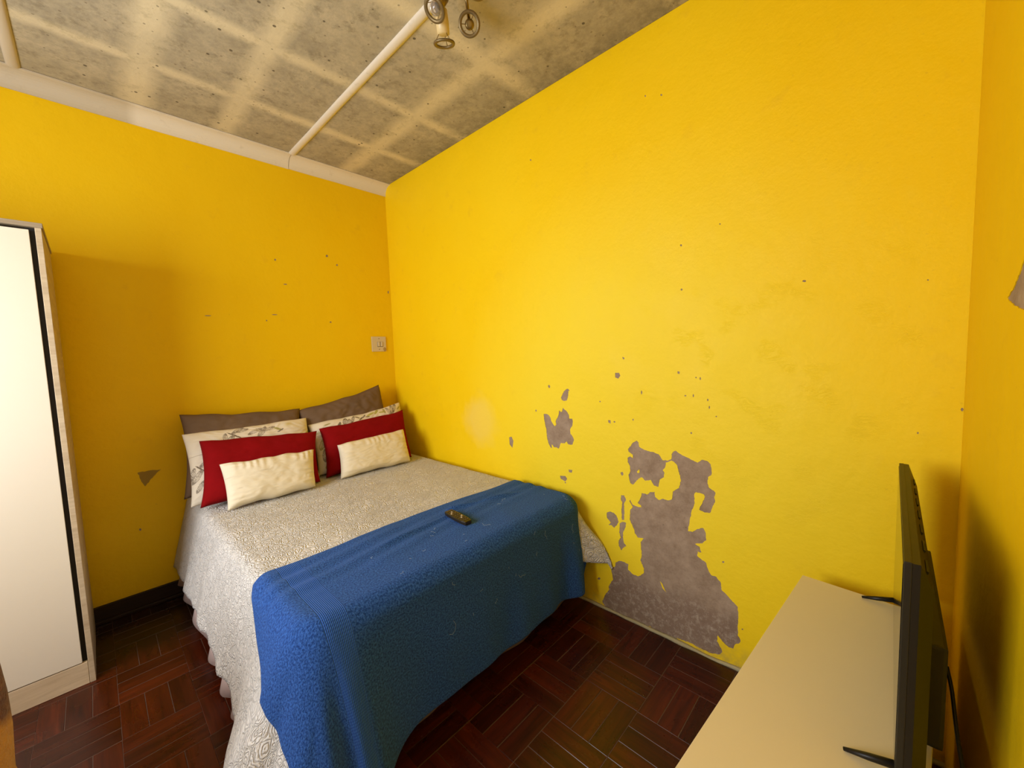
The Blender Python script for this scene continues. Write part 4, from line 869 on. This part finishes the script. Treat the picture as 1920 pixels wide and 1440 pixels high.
def tvfoot(x):
    bm = bmesh.new()
    # blade foot: front and rear prongs meeting under the frame
    def prong(y, xo): 
        pts = [(x, 0.012, 0.026), (x+xo*0.5, y*0.5, 0.013), (x+xo, y, 0.0035)]
        tube(bm, pts, [0.008, 0.0065, 0.0035], 8)
    prong(-0.072, 0.0); prong(0.072, 0.0)
    bmesh.ops.scale(bm, vec=(1, 1, 1), verts=bm.verts)
    obj('foot', bm, BLK, tv, True)
tvfoot(-0.345); tvfoot(0.305)
# power lead hanging down behind the television
bm = bmesh.new(); pts = []
for p in ((0.62, 3.150, 0.70), (0.63, 3.158, 0.66), (0.66, 3.163, 0.60), (0.69, 3.170, 0.55), (0.72, 3.188, 0.45), (0.73, 3.19, 0.30), (0.72, 3.19, 0.15), (0.74, 3.18, 0.01), (0.85, 3.17, 0.006)): pts.append(Vector(p))
fine_pts = []
for i in range(len(pts)-1):
    for k in range(5): fine_pts.append(pts[i].lerp(pts[i+1], k/5))
fine_pts.append(pts[-1])
for _ in range(3): fine_pts = [fine_pts[0]]+[(fine_pts[i-1]+fine_pts[i]*2+fine_pts[i+1])/4 for i in range(1, len(fine_pts)-1)]+[fine_pts[-1]]
tube(bm, fine_pts, 0.0032, 8); cb = obj('power_cable', bm, BLK, None, True); tag(cb, 'black power cable hanging behind the television to the floor', 'cable')

# ------------------------------------------------------------------ fleece throw at the left edge of the picture
def throw_mat():
    m = NT('brown_gold_fleece'); p = m.obj(); Z = m.xyz(p)[2]
    f = m.math('ADD', Z, m.math('MULTIPLY', m.math('SUBTRACT', m.noise(7, 3, 0.6, p), 0.5), 0.10))
    k = m.ramp(f, (0.50, 1.0), (0.54, 0.0))
    c = m.mix(k, c4(0.10, 0.022, 0.004), c4(0.60, 0.27, 0.02))
    c = m.mix(m.ramp(m.noise(40, 4, 0.7, p), (0.4, 0.0), (0.65, 0.25)), c, c4(0.35, 0.13, 0.015))
    m.set(Base_Color=c, Roughness=0.95, Normal=m.bump(m.noise(90, 4, 0.7, p), 1.0, 0.006)); m.b.inputs['Sheen Weight'].default_value = 0.3
    return m.m
FLEECE = throw_mat()
bm = bmesh.new(); n = 96; rings = []; cx, cy = 2.20, 1.47
lv = [(0.002, 0.262), (0.05, 0.252), (0.12, 0.240), (0.20, 0.228), (0.28, 0.218), (0.34, 0.210), (0.42, 0.205), (0.5, 0.202), (0.58, 0.200), (0.66, 0.200), (0.72, 0.193), (0.755, 0.172), (0.775, 0.13), (0.782, 0.07), (0.785, 0.02)]
for z, r in lv:
    ring = []
    for k in range(n):
        a = 2*PI*k/n; q = 0.86+0.14*(abs(math.cos(a))**6+abs(math.sin(a))**6)   # softly squared
        f = 1-smooth(0.55, 0.78, z)
        rr = r*q*1.06*(1+f*0.045*math.sin(a*9+1.5*math.sin(z*7))+0.03*noise.noise(Vector((math.cos(a)*2, math.sin(a)*2, z*5))))
        ring.append(bm.verts.new((cx+rr*math.cos(a), cy+rr*math.sin(a), z+0.008*noise.noise(Vector((math.cos(a)*3, math.sin(a)*3, z*3+9))))) if z > 0.01 else bm.verts.new((cx+rr*math.cos(a), cy+rr*math.sin(a), z)))
    rings.append(ring)
for A, B in zip(rings, rings[1:]):
    for k in range(n): bm.faces.new((A[k], A[(k+1) % n], B[(k+1) % n], B[k]))
bm.faces.new(rings[-1]); bm.faces.new(rings[0])
th = obj('fleece_throw', bm, FLEECE, None, True)
tag(th, 'brown and golden fleece throw heaped in front of the wardrobe', 'throw')
